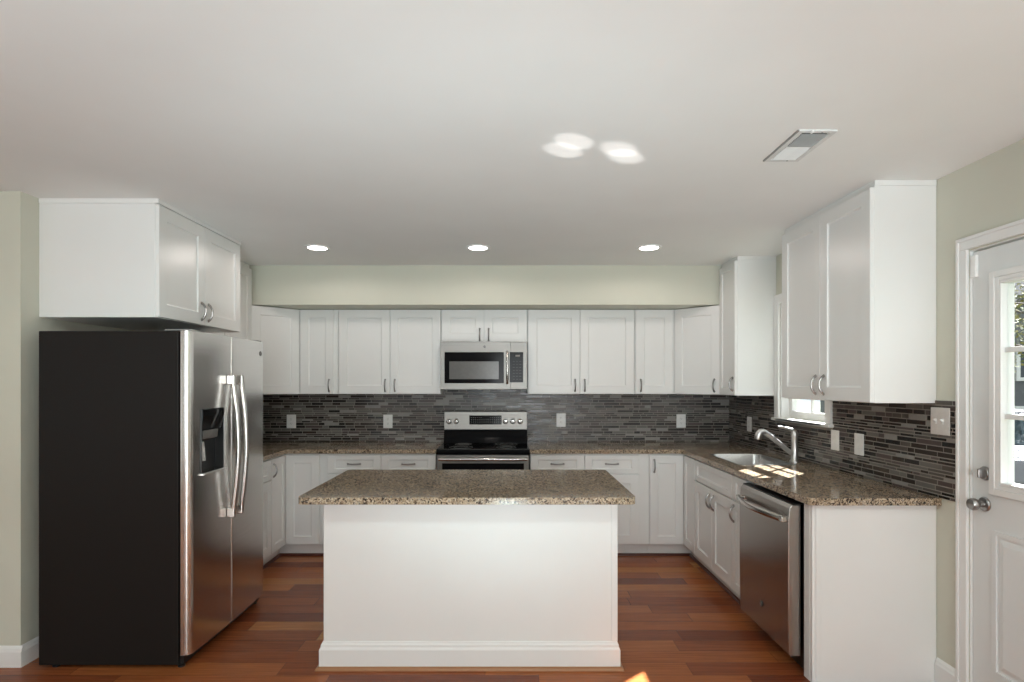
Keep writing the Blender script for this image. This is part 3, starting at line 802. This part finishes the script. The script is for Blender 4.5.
bm = B(); box(bm, 0.002, RW-0.002, -0.040, -0.001, 0.20, 0.868); dr = obj('oven_door', bm, M_STEEL_OVEN, r, 0.004)
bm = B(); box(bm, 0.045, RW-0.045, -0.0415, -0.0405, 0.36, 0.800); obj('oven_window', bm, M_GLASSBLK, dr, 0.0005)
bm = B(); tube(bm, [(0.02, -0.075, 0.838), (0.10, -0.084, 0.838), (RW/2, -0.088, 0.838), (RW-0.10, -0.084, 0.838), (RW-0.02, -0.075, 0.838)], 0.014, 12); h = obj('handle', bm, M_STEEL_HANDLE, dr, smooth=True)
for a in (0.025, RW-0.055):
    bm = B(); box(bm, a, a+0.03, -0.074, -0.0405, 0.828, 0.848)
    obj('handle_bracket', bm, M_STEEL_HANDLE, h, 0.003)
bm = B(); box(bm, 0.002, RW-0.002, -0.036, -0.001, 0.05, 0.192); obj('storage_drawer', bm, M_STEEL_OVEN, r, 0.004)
for a in (0.06, RW-0.06):
    for b_ in (0.05, 0.5):
        bm = B(); lathe(bm, [(0.016, 0), (0.016, 0.02)], (a, b_, 0.0002), (0, 0, 1), 12); obj('foot', bm, M_BLACK, r)

# ------------------------------------------------------------------ microwave
MX0, MX1 = -0.600, 0.158
MW = MX1-MX0
MY = 5.035
MZ0, MZ1 = 1.417, 1.8365
r = thing('microwave', 'stainless over-the-range microwave with black window above the range', 'microwave', (MX0, MY, MZ0))
MH = MZ1-MZ0
bm = B(); box(bm, 0.003, MW-0.003, 0, YB-TT-0.002-MY, 0.002, MH); obj('case', bm, M_GREYDARK, r, 0.003)
bm = B()
sx_ = 0.612
bm2 = wall_cells([0.0, sx_], [0.0, MH-0.012], [(0.035, 0.555, 0.052, 0.325)], lambda m, a, b, c, d: box(m, a, b, -0.030, -0.0005, c, d)); bm.free()
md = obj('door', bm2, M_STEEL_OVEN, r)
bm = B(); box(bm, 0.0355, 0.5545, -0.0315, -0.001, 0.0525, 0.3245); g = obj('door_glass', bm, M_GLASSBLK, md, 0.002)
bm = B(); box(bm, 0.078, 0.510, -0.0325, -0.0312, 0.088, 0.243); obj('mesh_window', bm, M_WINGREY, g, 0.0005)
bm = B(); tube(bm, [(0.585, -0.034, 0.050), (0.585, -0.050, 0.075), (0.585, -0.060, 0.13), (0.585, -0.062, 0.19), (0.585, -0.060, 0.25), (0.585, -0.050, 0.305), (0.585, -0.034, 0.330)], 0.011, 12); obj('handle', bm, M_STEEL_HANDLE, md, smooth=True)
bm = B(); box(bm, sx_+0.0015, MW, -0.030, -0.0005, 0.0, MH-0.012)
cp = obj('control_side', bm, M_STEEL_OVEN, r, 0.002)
bm = B(); box(bm, 0.605, 0.724, -0.0315, -0.0302, 0.060, 0.325); k = obj('keypad', bm, M_GLASSBLK, cp, 0.0005)
bm = B(); box(bm, 0.655, 0.695, -0.0322, -0.0314, 0.285, 0.300); o = obj('clock_display', bm, M_GREYDARK, k)
bm = B()
for ry in range(7):
    for c in range(3): box(bm, 0.633+c*0.028, 0.651+c*0.028, -0.0320, -0.0314, 0.085+ry*0.026, 0.089+ry*0.026)
obj('key', bm, plain('key_print', (0.025, 0.025, 0.025, 1), 0.5), k)['kind'] = 'stuff'
emblem(md, (0.385, -0.0303, 0.372), 0.011)
bm = B(); box(bm, 0.0, MW, -0.028, -0.0005, MH-0.011, MH-0.001)
obj('vent_grille', bm, M_STEEL_OVEN, r)

# ------------------------------------------------------------------ dishwasher (local x towards the camera, front is -y => world -X)
DY0, DY1 = 2.898, 3.518
r = thing('dishwasher', 'stainless dishwasher with a bowed bar handle under the right worktop', 'dishwasher', (XR-BD-0.004, DY1, 0), -PI/2)
DWW = DY1-DY0
bm = B(); box(bm, 0.006, DWW-0.006, 0.02, 0.58, 0.10, 0.845); obj('tub', bm, M_BLACK, r)
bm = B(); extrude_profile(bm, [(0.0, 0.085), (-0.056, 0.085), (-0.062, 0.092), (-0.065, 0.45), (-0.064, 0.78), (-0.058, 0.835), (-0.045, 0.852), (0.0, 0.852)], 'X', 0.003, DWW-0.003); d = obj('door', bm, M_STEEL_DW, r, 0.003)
bm = B(); n = 24
pts = [(0.03+(DWW-0.06)*k/n, -0.082-0.040*math.sin(PI*k/n), 0.775) for k in range(n+1)]
tube(bm, pts, [0.017]*(n+1), 12, 0.55); h = obj('handle', bm, M_STEEL_HANDLE, d, smooth=True)
for a in (0.016, DWW-0.050):
    bm = B(); box(bm, a, a+0.034, -0.094, -0.0635, 0.760, 0.790)
    obj('handle_bracket', bm, M_STEEL_HANDLE, h, 0.005)
bm = B(); box(bm, 0.004, DWW-0.004, -0.043, 0.0, 0.8525, 0.858); obj('control_strip', bm, M_BLACK, d)
emblem(d, (0.31, -0.0650, 0.235), 0.016)
bm = B(); box(bm, 0.006, DWW-0.006, 0.03, 0.05, 0.004, 0.10); obj('toe_plate', bm, M_BLACK, r)
for a in (0.05, DWW-0.05):
    bm = B(); lathe(bm, [(0.015, 0), (0.015, 0.01), (0.007, 0.011), (0.007, 0.10)], (a, 0.12, 0.0002), (0, 0, 1), 12); obj('foot', bm, M_BLACK, r)

# ------------------------------------------------------------------ wall plates
def outlet(label, loc, rz, group, kind='outlet', m=M_PLASTIC):
    r = thing('wall_outlet' if kind == 'outlet' else 'light_switch', label, 'outlet' if kind == 'outlet' else 'switch', loc, rz, group)
    wv, hv = (0.088, 0.128) if kind != 'double' else (0.122, 0.132)
    bm = B(); box(bm, -wv/2, wv/2, -0.006, -0.0003, -hv/2, hv/2); obj('cover_plate', bm, m, r, 0.0025)
    if kind == 'double':
        for x in (-0.023, 0.023):
            bm = B(); box(bm, x-0.006, x+0.006, -0.0075, -0.006, -0.014, 0.014); s = obj('switch_slot', bm, M_PLASTIC, r, 0.0008)
            bm = B(); extrude_profile(bm, [(-0.0076, -0.004), (-0.020, 0.004), (-0.0215, 0.010), (-0.018, 0.012), (-0.0076, 0.008)], 'X', x-0.004, x+0.004); obj('toggle', bm, M_PLASTIC, s, 0.0008)
    elif kind == 'rocker':
        bm = B(); extrude_profile(bm, [(-0.006, -0.034), (-0.0085, -0.034), (-0.0072, 0), (-0.0095, 0.034), (-0.006, 0.034)], 'X', -0.0165, 0.0165); obj('rocker', bm, M_PLASTIC, r, 0.0008)
    else:
        for z in (-0.020, 0.020):
            bm = B(); prism(bm, [(a, b) for a, b in rrect(-0.0165, 0.0165, -0.0135, 0.0135, 0.009)], 0, 0.0016)
            bmesh.ops.transform(bm, matrix=Matrix.Translation((0, -0.006, z)) @ Matrix.Rotation(PI/2, 4, 'X'), verts=bm.verts)
            s = obj('socket', bm, M_PLASTIC, r)
            bm = B()
            for x, hh in ((-0.006, 0.009), (0.006, 0.007)): box(bm, x-0.001, x+0.001, -0.0079, -0.0077, z-hh/2+0.003, z+hh/2+0.003)
            box(bm, -0.002, 0.002, -0.0079, -0.0077, z-0.0095, z-0.0055)
            obj('socket_slot', bm, M_SLOT, s)
    return r
yb = YB-TT
sc = yb/572.2
bx_ = lambda px: (px-509.04)*sc
GO = 'white outlets on the back wall tiles'
outlet('white outlet on dark tiles next to the fridge', (bx_(291.5), yb, 1.108), 0, GO)
outlet('white outlet on the tiles left of the range', (bx_(388), yb, 1.108), 0, GO)
outlet('white outlet on the tiles right of the range', (bx_(561), yb, 1.120), 0, GO)
outlet('white outlet on the back tiles above the right corner of the worktop', (bx_(681), yb, 1.112), 0, GO)
xr = XR-TT
outlet('white outlet on the right wall tiles beyond the faucet', (xr, 4.96, 1.115), -PI/2, 'outlets and switches on the right wall tiles')
outlet('white switch plate on the right tiles just below the window sill end', (xr, 3.655, 1.106), -PI/2, 'outlets and switches on the right wall tiles', 'rocker')
outlet('white switch plate on the right tiles between the windowside plate and the double plate', (xr, 3.405, 1.106), -PI/2, 'outlets and switches on the right wall tiles', 'rocker')
outlet('double pale switch plate beside the glazed door', (xr, 2.764, 1.286), -PI/2, 'outlets and switches on the right wall tiles', 'double', M_ALMOND)

# ------------------------------------------------------------------ kitchen window (right wall)
r = structroot('window_1', (XR, 0, 0))
y0, y1, z0, z1 = WIN
bm = B()   # casing
box(bm, -0.02, -0.0003, y0-0.07, y0-0.0003, z0-0.002, z1+0.07); box(bm, -0.02, -0.0003, y1+0.0003, y1+0.067, z0-0.002, z1+0.07); box(bm, -0.02, -0.0003, y0-0.0003, y1+0.0003, z1+0.0003, z1+0.07)
obj('window_casing', bm, M_TRIM, r, 0.003)
bm = B(); box(bm, -0.045, 0.10, y0+0.001, y1-0.001, z0-0.021, z0-0.001); box(bm, -0.045, -0.0003, y0-0.088, y1+0.066, z0-0.022, z0-0.002); obj('window_sill', bm, M_TRIM, r, 0.004)
bm = B(); t = 0.014
box(bm, 0.0, 0.149, y0+0.0003, y0+t, z0, z1-0.0003); box(bm, 0.0, 0.149, y1-t, y1-0.0003, z0, z1-0.0003); box(bm, 0.0, 0.149, y0+t, y1-t, z1-t, z1-0.0003)
obj('window_jamb', bm, M_TRIM, r)
def sash(xc, za, zb, rail):
    bm = B(); a, b = y0+t+0.001, y1-t-0.001
    box(bm, xc, xc+0.035, a, a+0.045, za, zb); box(bm, xc, xc+0.035, b-0.045, b, za, zb)
    box(bm, xc, xc+0.035, a+0.045, b-0.045, za, za+rail); box(bm, xc, xc+0.035, a+0.045, b-0.045, zb-0.035, zb)
    w3 = (b-a-0.09)/2
    c = a+0.045+w3; box(bm, xc+0.008, xc+0.027, c-0.009, c+0.009, za+rail, zb-0.035)
    zc = (za+rail+zb-0.035)/2; box(bm, xc+0.009, xc+0.026, a+0.045, c-0.009, zc-0.009, zc+0.009); box(bm, xc+0.009, xc+0.026, c+0.009, b-0.045, zc-0.009, zc+0.009)
    s = obj('window_sash', bm, M_TRIM, r)
    bm = B(); box(bm, xc+0.016, xc+0.019, a+0.044, b-0.044, za+rail-0.002, zb-0.034); obj('window_pane', bm, M_GLASS, s)
zm = (z0+z1)/2
sash(0.060, z0+0.001, zm+0.02, 0.055); sash(0.100, zm-0.015, z1-t-0.001, 0.035)

# ------------------------------------------------------------------ glazed door (right wall)
y0, y1, z0, z1 = DOOR
bm = B()   # casing with a stepped profile
for a, b in ((y0-0.055, y0-0.0003), (y1+0.0003, y1+0.055)):
    box(bm, XR-0.016, XR-0.0003, a, b, 0, z1+0.006)
    c, d = (a, a+0.016) if a < y0 else (b-0.016, b)
    box(bm, XR-0.023, XR-0.016, c, d, 0, z1+0.045)
box(bm, XR-0.016, XR-0.0003, y0-0.055, y1+0.055, z1+0.006, z1+0.061)
box(bm, XR-0.023, XR-0.016, y0-0.055, y1+0.055, z1+0.045, z1+0.061)
struct(obj('trim_2', bm, M_TRIM, None, 0.003))
bm = B(); box(bm, XR+0.001, XR+0.149, y1-0.004, y1-0.0003, 0, z1); box(bm, XR+0.001, XR+0.149, y0+0.0003, y0+0.004, 0, z1); box(bm, XR+0.001, XR+0.149, y0+0.004, y1-0.004, z1-0.004, z1-0.0003)
box(bm, XR+0.058, XR+0.07, y1-0.03, y1-0.012, 0, z1-0.012); box(bm, XR+0.058, XR+0.07, y0+0.012, y0+0.03, 0, z1-0.012)
struct(obj('trim_3', bm, M_TRIM))
r = structroot('door_1', (XR+0.010, 0, 0))
dy0, dy1, dz1 = y0+0.007, y1-0.007, z1-0.012
LY0, LY1, LZ0, LZ1 = 1.845, 2.452, 1.032, 1.908          # glass opening
bm = wall_cells([dy0, dy1], [0.012, dz1], [(LY0, LY1, LZ0, LZ1)], lambda m, a, b, c, d: box(m, 0, 0.045, a, b, c, d))
bmesh.ops.remove_doubles(bm, verts=bm.verts, dist=1e-5)
# two raised lower panels with mouldings
for pa, pb in ((2.19, 2.485), (1.81, 2.105)):
    for a, b, c, d in ((pa, pb, 0.812, 0.832), (pa, pb, 0.205, 0.225), (pa, pa+0.02, 0.225, 0.812), (pb-0.02, pb, 0.225, 0.812)):
        box(bm, -0.007, 0.0, a, b, c, d)
    R = [[bm.verts.new((x, yy, zz)) for yy, zz in ((pa+e, 0.205+e), (pb-e, 0.205+e), (pb-e, 0.832-e), (pa+e, 0.832-e))] for e, x in ((0.032, 0.0), (0.055, -0.006))]
    for k in range(4): bm.faces.new((R[0][k], R[0][(k+1) % 4], R[1][(k+1) % 4], R[1][k]))
    bm.faces.new(R[1])
obj('door_leaf', bm, M_DOOR, r)
bm = B()
for e0, e1, x0_, x1_ in ((-0.045, -0.018, -0.012, -0.0003), (-0.018, 0.012, -0.008, 0.052)):
    A = (LY0+e0, LY1-e0, LZ0+e0, LZ1-e0); C = (LY0+e1, LY1-e1, LZ0+e1, LZ1-e1)
    if e1 > 0: box(bm, x0_, -0.0003, A[0], C[0]-0.012, A[2], A[3]); box(bm, x0_, -0.0003, C[1]+0.012, A[1], A[2], A[3]); box(bm, x0_, -0.0003, C[0]-0.012, C[1]+0.012, A[2], C[2]-0.012); box(bm, x0_, -0.0003, C[0]-0.012, C[1]+0.012, C[3]+0.012, A[3])
    if e1 > 0: A = (LY0+0.0005, LY1-0.0005, LZ0+0.0005, LZ1-0.0005)
    box(bm, x0_, x1_, A[0], C[0], A[2], A[3]); box(bm, x0_, x1_, C[1], A[1], A[2], A[3]); box(bm, x0_, x1_, C[0], C[1], A[2], C[2]); box(bm, x0_, x1_, C[0], C[1], C[3], A[3])
obj('glass_frame', bm, M_TRIM, r, 0.002)
bm = B()
GA = (LY0+0.012, LY1-0.012, LZ0+0.012, LZ1-0.012)
zs_ = [GA[2]+(GA[3]-GA[2])*k/3 for k in (1, 2)]; ys_ = [GA[0]+(GA[1]-GA[0])*k/3 for k in (1, 2)]
for zz in zs_: box(bm, 0.008, 0.034, GA[0], GA[1], zz-0.011, zz+0.011)
for yy in ys_:
    for c, d in zip([GA[2]]+[q+0.011 for q in zs_], [q-0.011 for q in zs_]+[GA[3]]): box(bm, 0.008, 0.034, yy-0.011, yy+0.011, c, d)
obj('muntin_grid', bm, M_TRIM, r, 0.002)
bm = B(); box(bm, 0.019, 0.023, GA[0]-0.004, GA[1]+0.004, GA[2]-0.004, GA[3]+0.004); obj('glass_pane', bm, M_GLASS, r)
bm = B(); lathe(bm, [(0.032, 0), (0.032, 0.004), (0.028, 0.009), (0.014, 0.011), (0.012, 0.026), (0.020, 0.034), (0.0265, 0.044), (0.0275, 0.056), (0.022, 0.066), (0.008, 0.070)], (-0.0003, 2.530, 0.935), (-1, 0, 0)); obj('door_knob', bm, M_NICKEL, r, smooth=True)
bm = B(); lathe(bm, [(0.031, 0), (0.031, 0.004), (0.026, 0.012), (0.016, 0.015)], (-0.0003, 2.528, 1.072), (-1, 0, 0)); db = obj('deadbolt', bm, M_NICKEL, r, smooth=True)
bm = B(); box(bm, -0.034, -0.0153, 2.528-0.005, 2.528+0.005, 1.052, 1.092); obj('thumb_turn', bm, M_NICKEL, db, 0.003)
bm = B(); box(bm, XR+0.002, XR+0.148, y0+0.012, y1-0.012, 0.0003, 0.011); struct(obj('trim_4', bm, M_QROUND))
# contact sensor
r = thing('door_sensor', 'small white contact sensor at the top corner of the door frame', 'sensor', (XR+0.0095, 2.574, 1.996))
bm = B(); box(bm, -0.016, 0, -0.013, 0.017, -0.05, 0.05); obj('housing', bm, M_PLASTIC, r, 0.004)
bm = B(); box(bm, -0.0168, -0.0161, -0.009, 0.013, -0.044, -0.030); obj('cover_clip', bm, M_PLASTIC, r)

# ------------------------------------------------------------------ ceiling: lamps and vent
LY = 4.197
def downlight(label, x, y):
    r = thing('recessed_light', label, 'ceiling light', (x, y, CEIL), 0, 'recessed lights in the kitchen ceiling')
    bm = B()
    prof = [(0.092, -0.0003), (0.092, -0.005), (0.086, -0.008), (0.070, -0.006), (0.066, -0.0012), (0.068, -0.0004)]
    lathe(bm, prof, (0, 0, 0), (0, 0, 1), 32); obj('trim_ring', bm, M_PLASTIC, r, smooth=True)
    bm = B(); lathe(bm, [(0.066, -0.0066), (0.066, -0.0016)], (0, 0, 0), (0, 0, 1), 32); obj('lens', bm, M_LAMP, r)
    downlamp(x, y, 8.5, (1.0, 0.90, 0.84))
downlight('round recessed ceiling light at the left, nearest the fridge', -1.405, LY)
downlight('round recessed ceiling light in the middle, in line with the microwave', -0.227, LY)
downlight('round recessed ceiling light at the right, nearest the window cabinets', 1.027, LY)

r = thing('ceiling_vent', 'white ceiling air vent, half of it showing grey slots', 'vent', (1.215, 2.40, CEIL))
bm = wall_cells([-0.075, 0.075], [-0.155, 0.155], [(-0.056, 0.056, -0.138, 0.138)], lambda m, a, b, c, d: box(m, a, b, c, d, -0.007, -0.0003))
bmesh.ops.remove_doubles(bm, verts=bm.verts, dist=1e-5)
obj('frame', bm, M_VENT, r)
bm = B(); box(bm, -0.081, -0.0752, -0.155, 0.155, -0.0065, -0.0003); o = obj('side_seal', bm, M_GREYDARK, r); o['label'] = 'dark strip along the vent edge'  # dark strip stands in for the shadow gap beside the frame
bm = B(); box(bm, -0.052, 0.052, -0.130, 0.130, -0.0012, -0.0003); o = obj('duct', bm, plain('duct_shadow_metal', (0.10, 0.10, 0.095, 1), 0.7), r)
for half, ang in ((1, -50), (-1, 50)):
    for k in range(11):
        yy = (0.008+0.0112*k)*half if half > 0 else -0.008-0.0112*k
        bm = B(); box(bm, -0.051, 0.051, -0.0055, 0.0055, -0.0004, 0.0004)
        o = obj('louvre', bm, M_VENT, r); o.location = (0, yy, -0.0055); o.rotation_euler = (math.radians(ang), 0, 0)
bm = B(); box(bm, -0.052, 0.052, -0.004, 0.004, -0.0068, -0.0013); obj('divider', bm, M_PLASTIC, r)
for yy in (0.142, -0.142):
    bm = B(); lathe(bm, [(0.004, -0.0085), (0.004, -0.0071)], (0.02, yy, 0), (0, 0, 1), 12); obj('screw', bm, M_GREYDARK, r)
bm = B(); box(bm, -0.030, -0.024, -0.168, -0.150, -0.016, -0.0072); obj('damper_lever', bm, M_PLASTIC, r, 0.001)

# ------------------------------------------------------------------ outside, seen through the door and window
M_SIDING = paint('grey_siding', (0.15, 0.155, 0.165, 1), 0.8)
M_ROOF = paint('dark_shingles', (0.11, 0.11, 0.12, 1), 0.9)
M_LAWN = paint('lawn', (0.06, 0.07, 0.04, 1), 0.95)
bm = B(); box(bm, XR+WT+0.3, 60, -30, 60, -0.62, -0.52); struct(obj('ground', bm, M_LAWN))
GZ = -0.52
HXa, HXb, HY = 13.6, 24.0, 16.0
r = thing('neighbouring_house', 'grey sided house with a steep gable seen through the door glass', 'house', (HXa, HY, GZ))
we = 3.72; pk = we+5.6
bm = B(); extrude_profile(bm, [(0, 0), (HXb-HXa, 0), (HXb-HXa, we), ((HXb-HXa)/2, pk), (0, we)], 'Y', 0, 9)
for k in range(30): box(bm, 0.02, HXb-HXa-0.02, -0.012, 0.0, 0.15*k-0.01+0.02, 0.15*k+0.012+0.02) if 0.15*k < we-0.1 else None
obj('siding', bm, M_SIDING, r)
bm = B(); mid = (HXb-HXa)/2
for s in (0, 1):
    q = [(-0.35, we-0.38), (mid, pk), (mid, pk+0.22), (-0.35, we-0.14)]
    if s: q = [(2*mid-a, b) for a, b in q]
    extrude_profile(bm, q, 'Y', -0.35, 9.3)
obj('roof', bm, M_ROOF, r)
for wx, wz, ww, wh in ((0.55, 2.05, 0.75, 1.0), (0.5, 0.6, 0.9, 0.75), (4.2, 2.05, 0.9, 1.1)):
    bm = wall_cells([wx, wx+ww], [wz, wz+wh], [(wx+0.1, wx+ww-0.1, wz+0.1, wz+wh-0.1)], lambda m, a, b, c, d: box(m, a, b, -0.06, -0.013, c, d)); f = obj('window', bm, M_TRIM, r)
    bm = B(); box(bm, wx+0.1, wx+ww-0.1, -0.03, -0.014, wz+0.1, wz+wh-0.1); obj('pane', bm, plain('far_window_glass', (0.05, 0.06, 0.07, 1), 0.1), f)
# tree
M_LEAF = plain('yellow_green_leaves', (0.20, 0.185, 0.035, 1), 0.6); M_LEAF2 = plain('green_leaves', (0.09, 0.12, 0.03, 1), 0.6)
M_BARK = plain('bark', (0.11, 0.085, 0.065, 1), 0.9)
tx, ty = 9.6, 9.9
r = thing('leafy_tree', 'yellow-green tree overhanging in front of the grey house', 'tree', (tx, ty, GZ))
bm = B(); tube(bm, [(0, 0, 0), (0.04, 0.02, 1.2), (-0.03, 0, 2.2), (0.05, 0.05, 3.4), (0, 0, 4.6)], [0.14, 0.11, 0.09, 0.06, 0.02], 10)
rn = random.Random(4); tips = []
for k in range(16):
    a = k*2.4; z = 2.2+k*0.15; L = 1.25-0.03*k
    p = Vector((0, 0, z)); e = Vector((math.cos(a)*L, math.sin(a)*L, z+0.45)); m_ = (p+e)/2+Vector((0, 0, 0.1))
    tube(bm, [p, m_, e], [0.035, 0.022, 0.008], 6); tips += [m_, e, (m_+e)/2]
obj('trunk', bm, M_BARK, r)
for nm, mm, sd_ in (('foliage', [M_LEAF, M_LEAF2], 1),):
    bm = B()
    for _ in range(5200):
        c = rn.choice(tips)+Vector([rn.gauss(0, 0.27) for _ in range(3)])
        s = rn.uniform(0.03, 0.055); u = Vector([rn.uniform(-1, 1) for _ in range(3)]).normalized(); v = u.orthogonal().normalized()
        f = bm.faces.new([bm.verts.new(c+p) for p in (-u*s, v*s*0.5, u*s, -v*s*0.5)]); f.material_index = 0 if rn.random() < 0.62 else 1
    o = obj(nm, bm, mm, r)
# parked car, its bonnet and windscreen in the lowest panes
r = thing('parked_car', 'pale car parked outside, its bonnet and windscreen behind the door glass', 'car', (7.5, 8.1, GZ), math.radians(-20))
M_CARP = plain('pale_car_paint', (0.17, 0.17, 0.195, 1), 0.3); M_CARG = plain('car_glass', (0.02, 0.03, 0.035, 1), 0.05); M_TYRE = plain('tyre_rubber', (0.02, 0.02, 0.02, 1), 0.8)
bm = B(); extrude_profile(bm, [(-0.25, 0.22), (-0.28, 0.62), (-0.22, 0.92), (0.7, 1.03), (3.4, 1.05), (4.0, 1.0), (4.05, 0.35), (3.9, 0.22)], 'X', -0.88, 0.88); obj('body', bm, M_CARP, r, 0.06, seg=3)
bm = B(); extrude_profile(bm, [(0.72, 1.03), (1.45, 1.47), (2.9, 1.5), (3.5, 1.05)], 'X', -0.72, 0.72); cabn = obj('cabin_glass', bm, M_CARG, r, 0.04)
bm = B(); extrude_profile(bm, [(1.40, 1.46), (1.5, 1.515), (2.85, 1.54), (2.95, 1.49)], 'X', -0.70, 0.70); obj('roof', bm, M_CARP, r, 0.02)
for sx_ in (-0.9, 0.7):
    for yy in (0.55, 3.1):
        bm = B(); lathe(bm, [(0.32, 0), (0.33, 0.03), (0.33, 0.17), (0.32, 0.2)], (sx_, yy, 0.33), (1, 0, 0), 24); wh = obj('wheel', bm, M_TYRE, r)
        bm = B(); lathe(bm, [(0.2, -0.005), (0.2, 0.205)], (sx_, yy, 0.33), (1, 0, 0), 20); obj('hub_cap', bm, M_CHROME, wh)
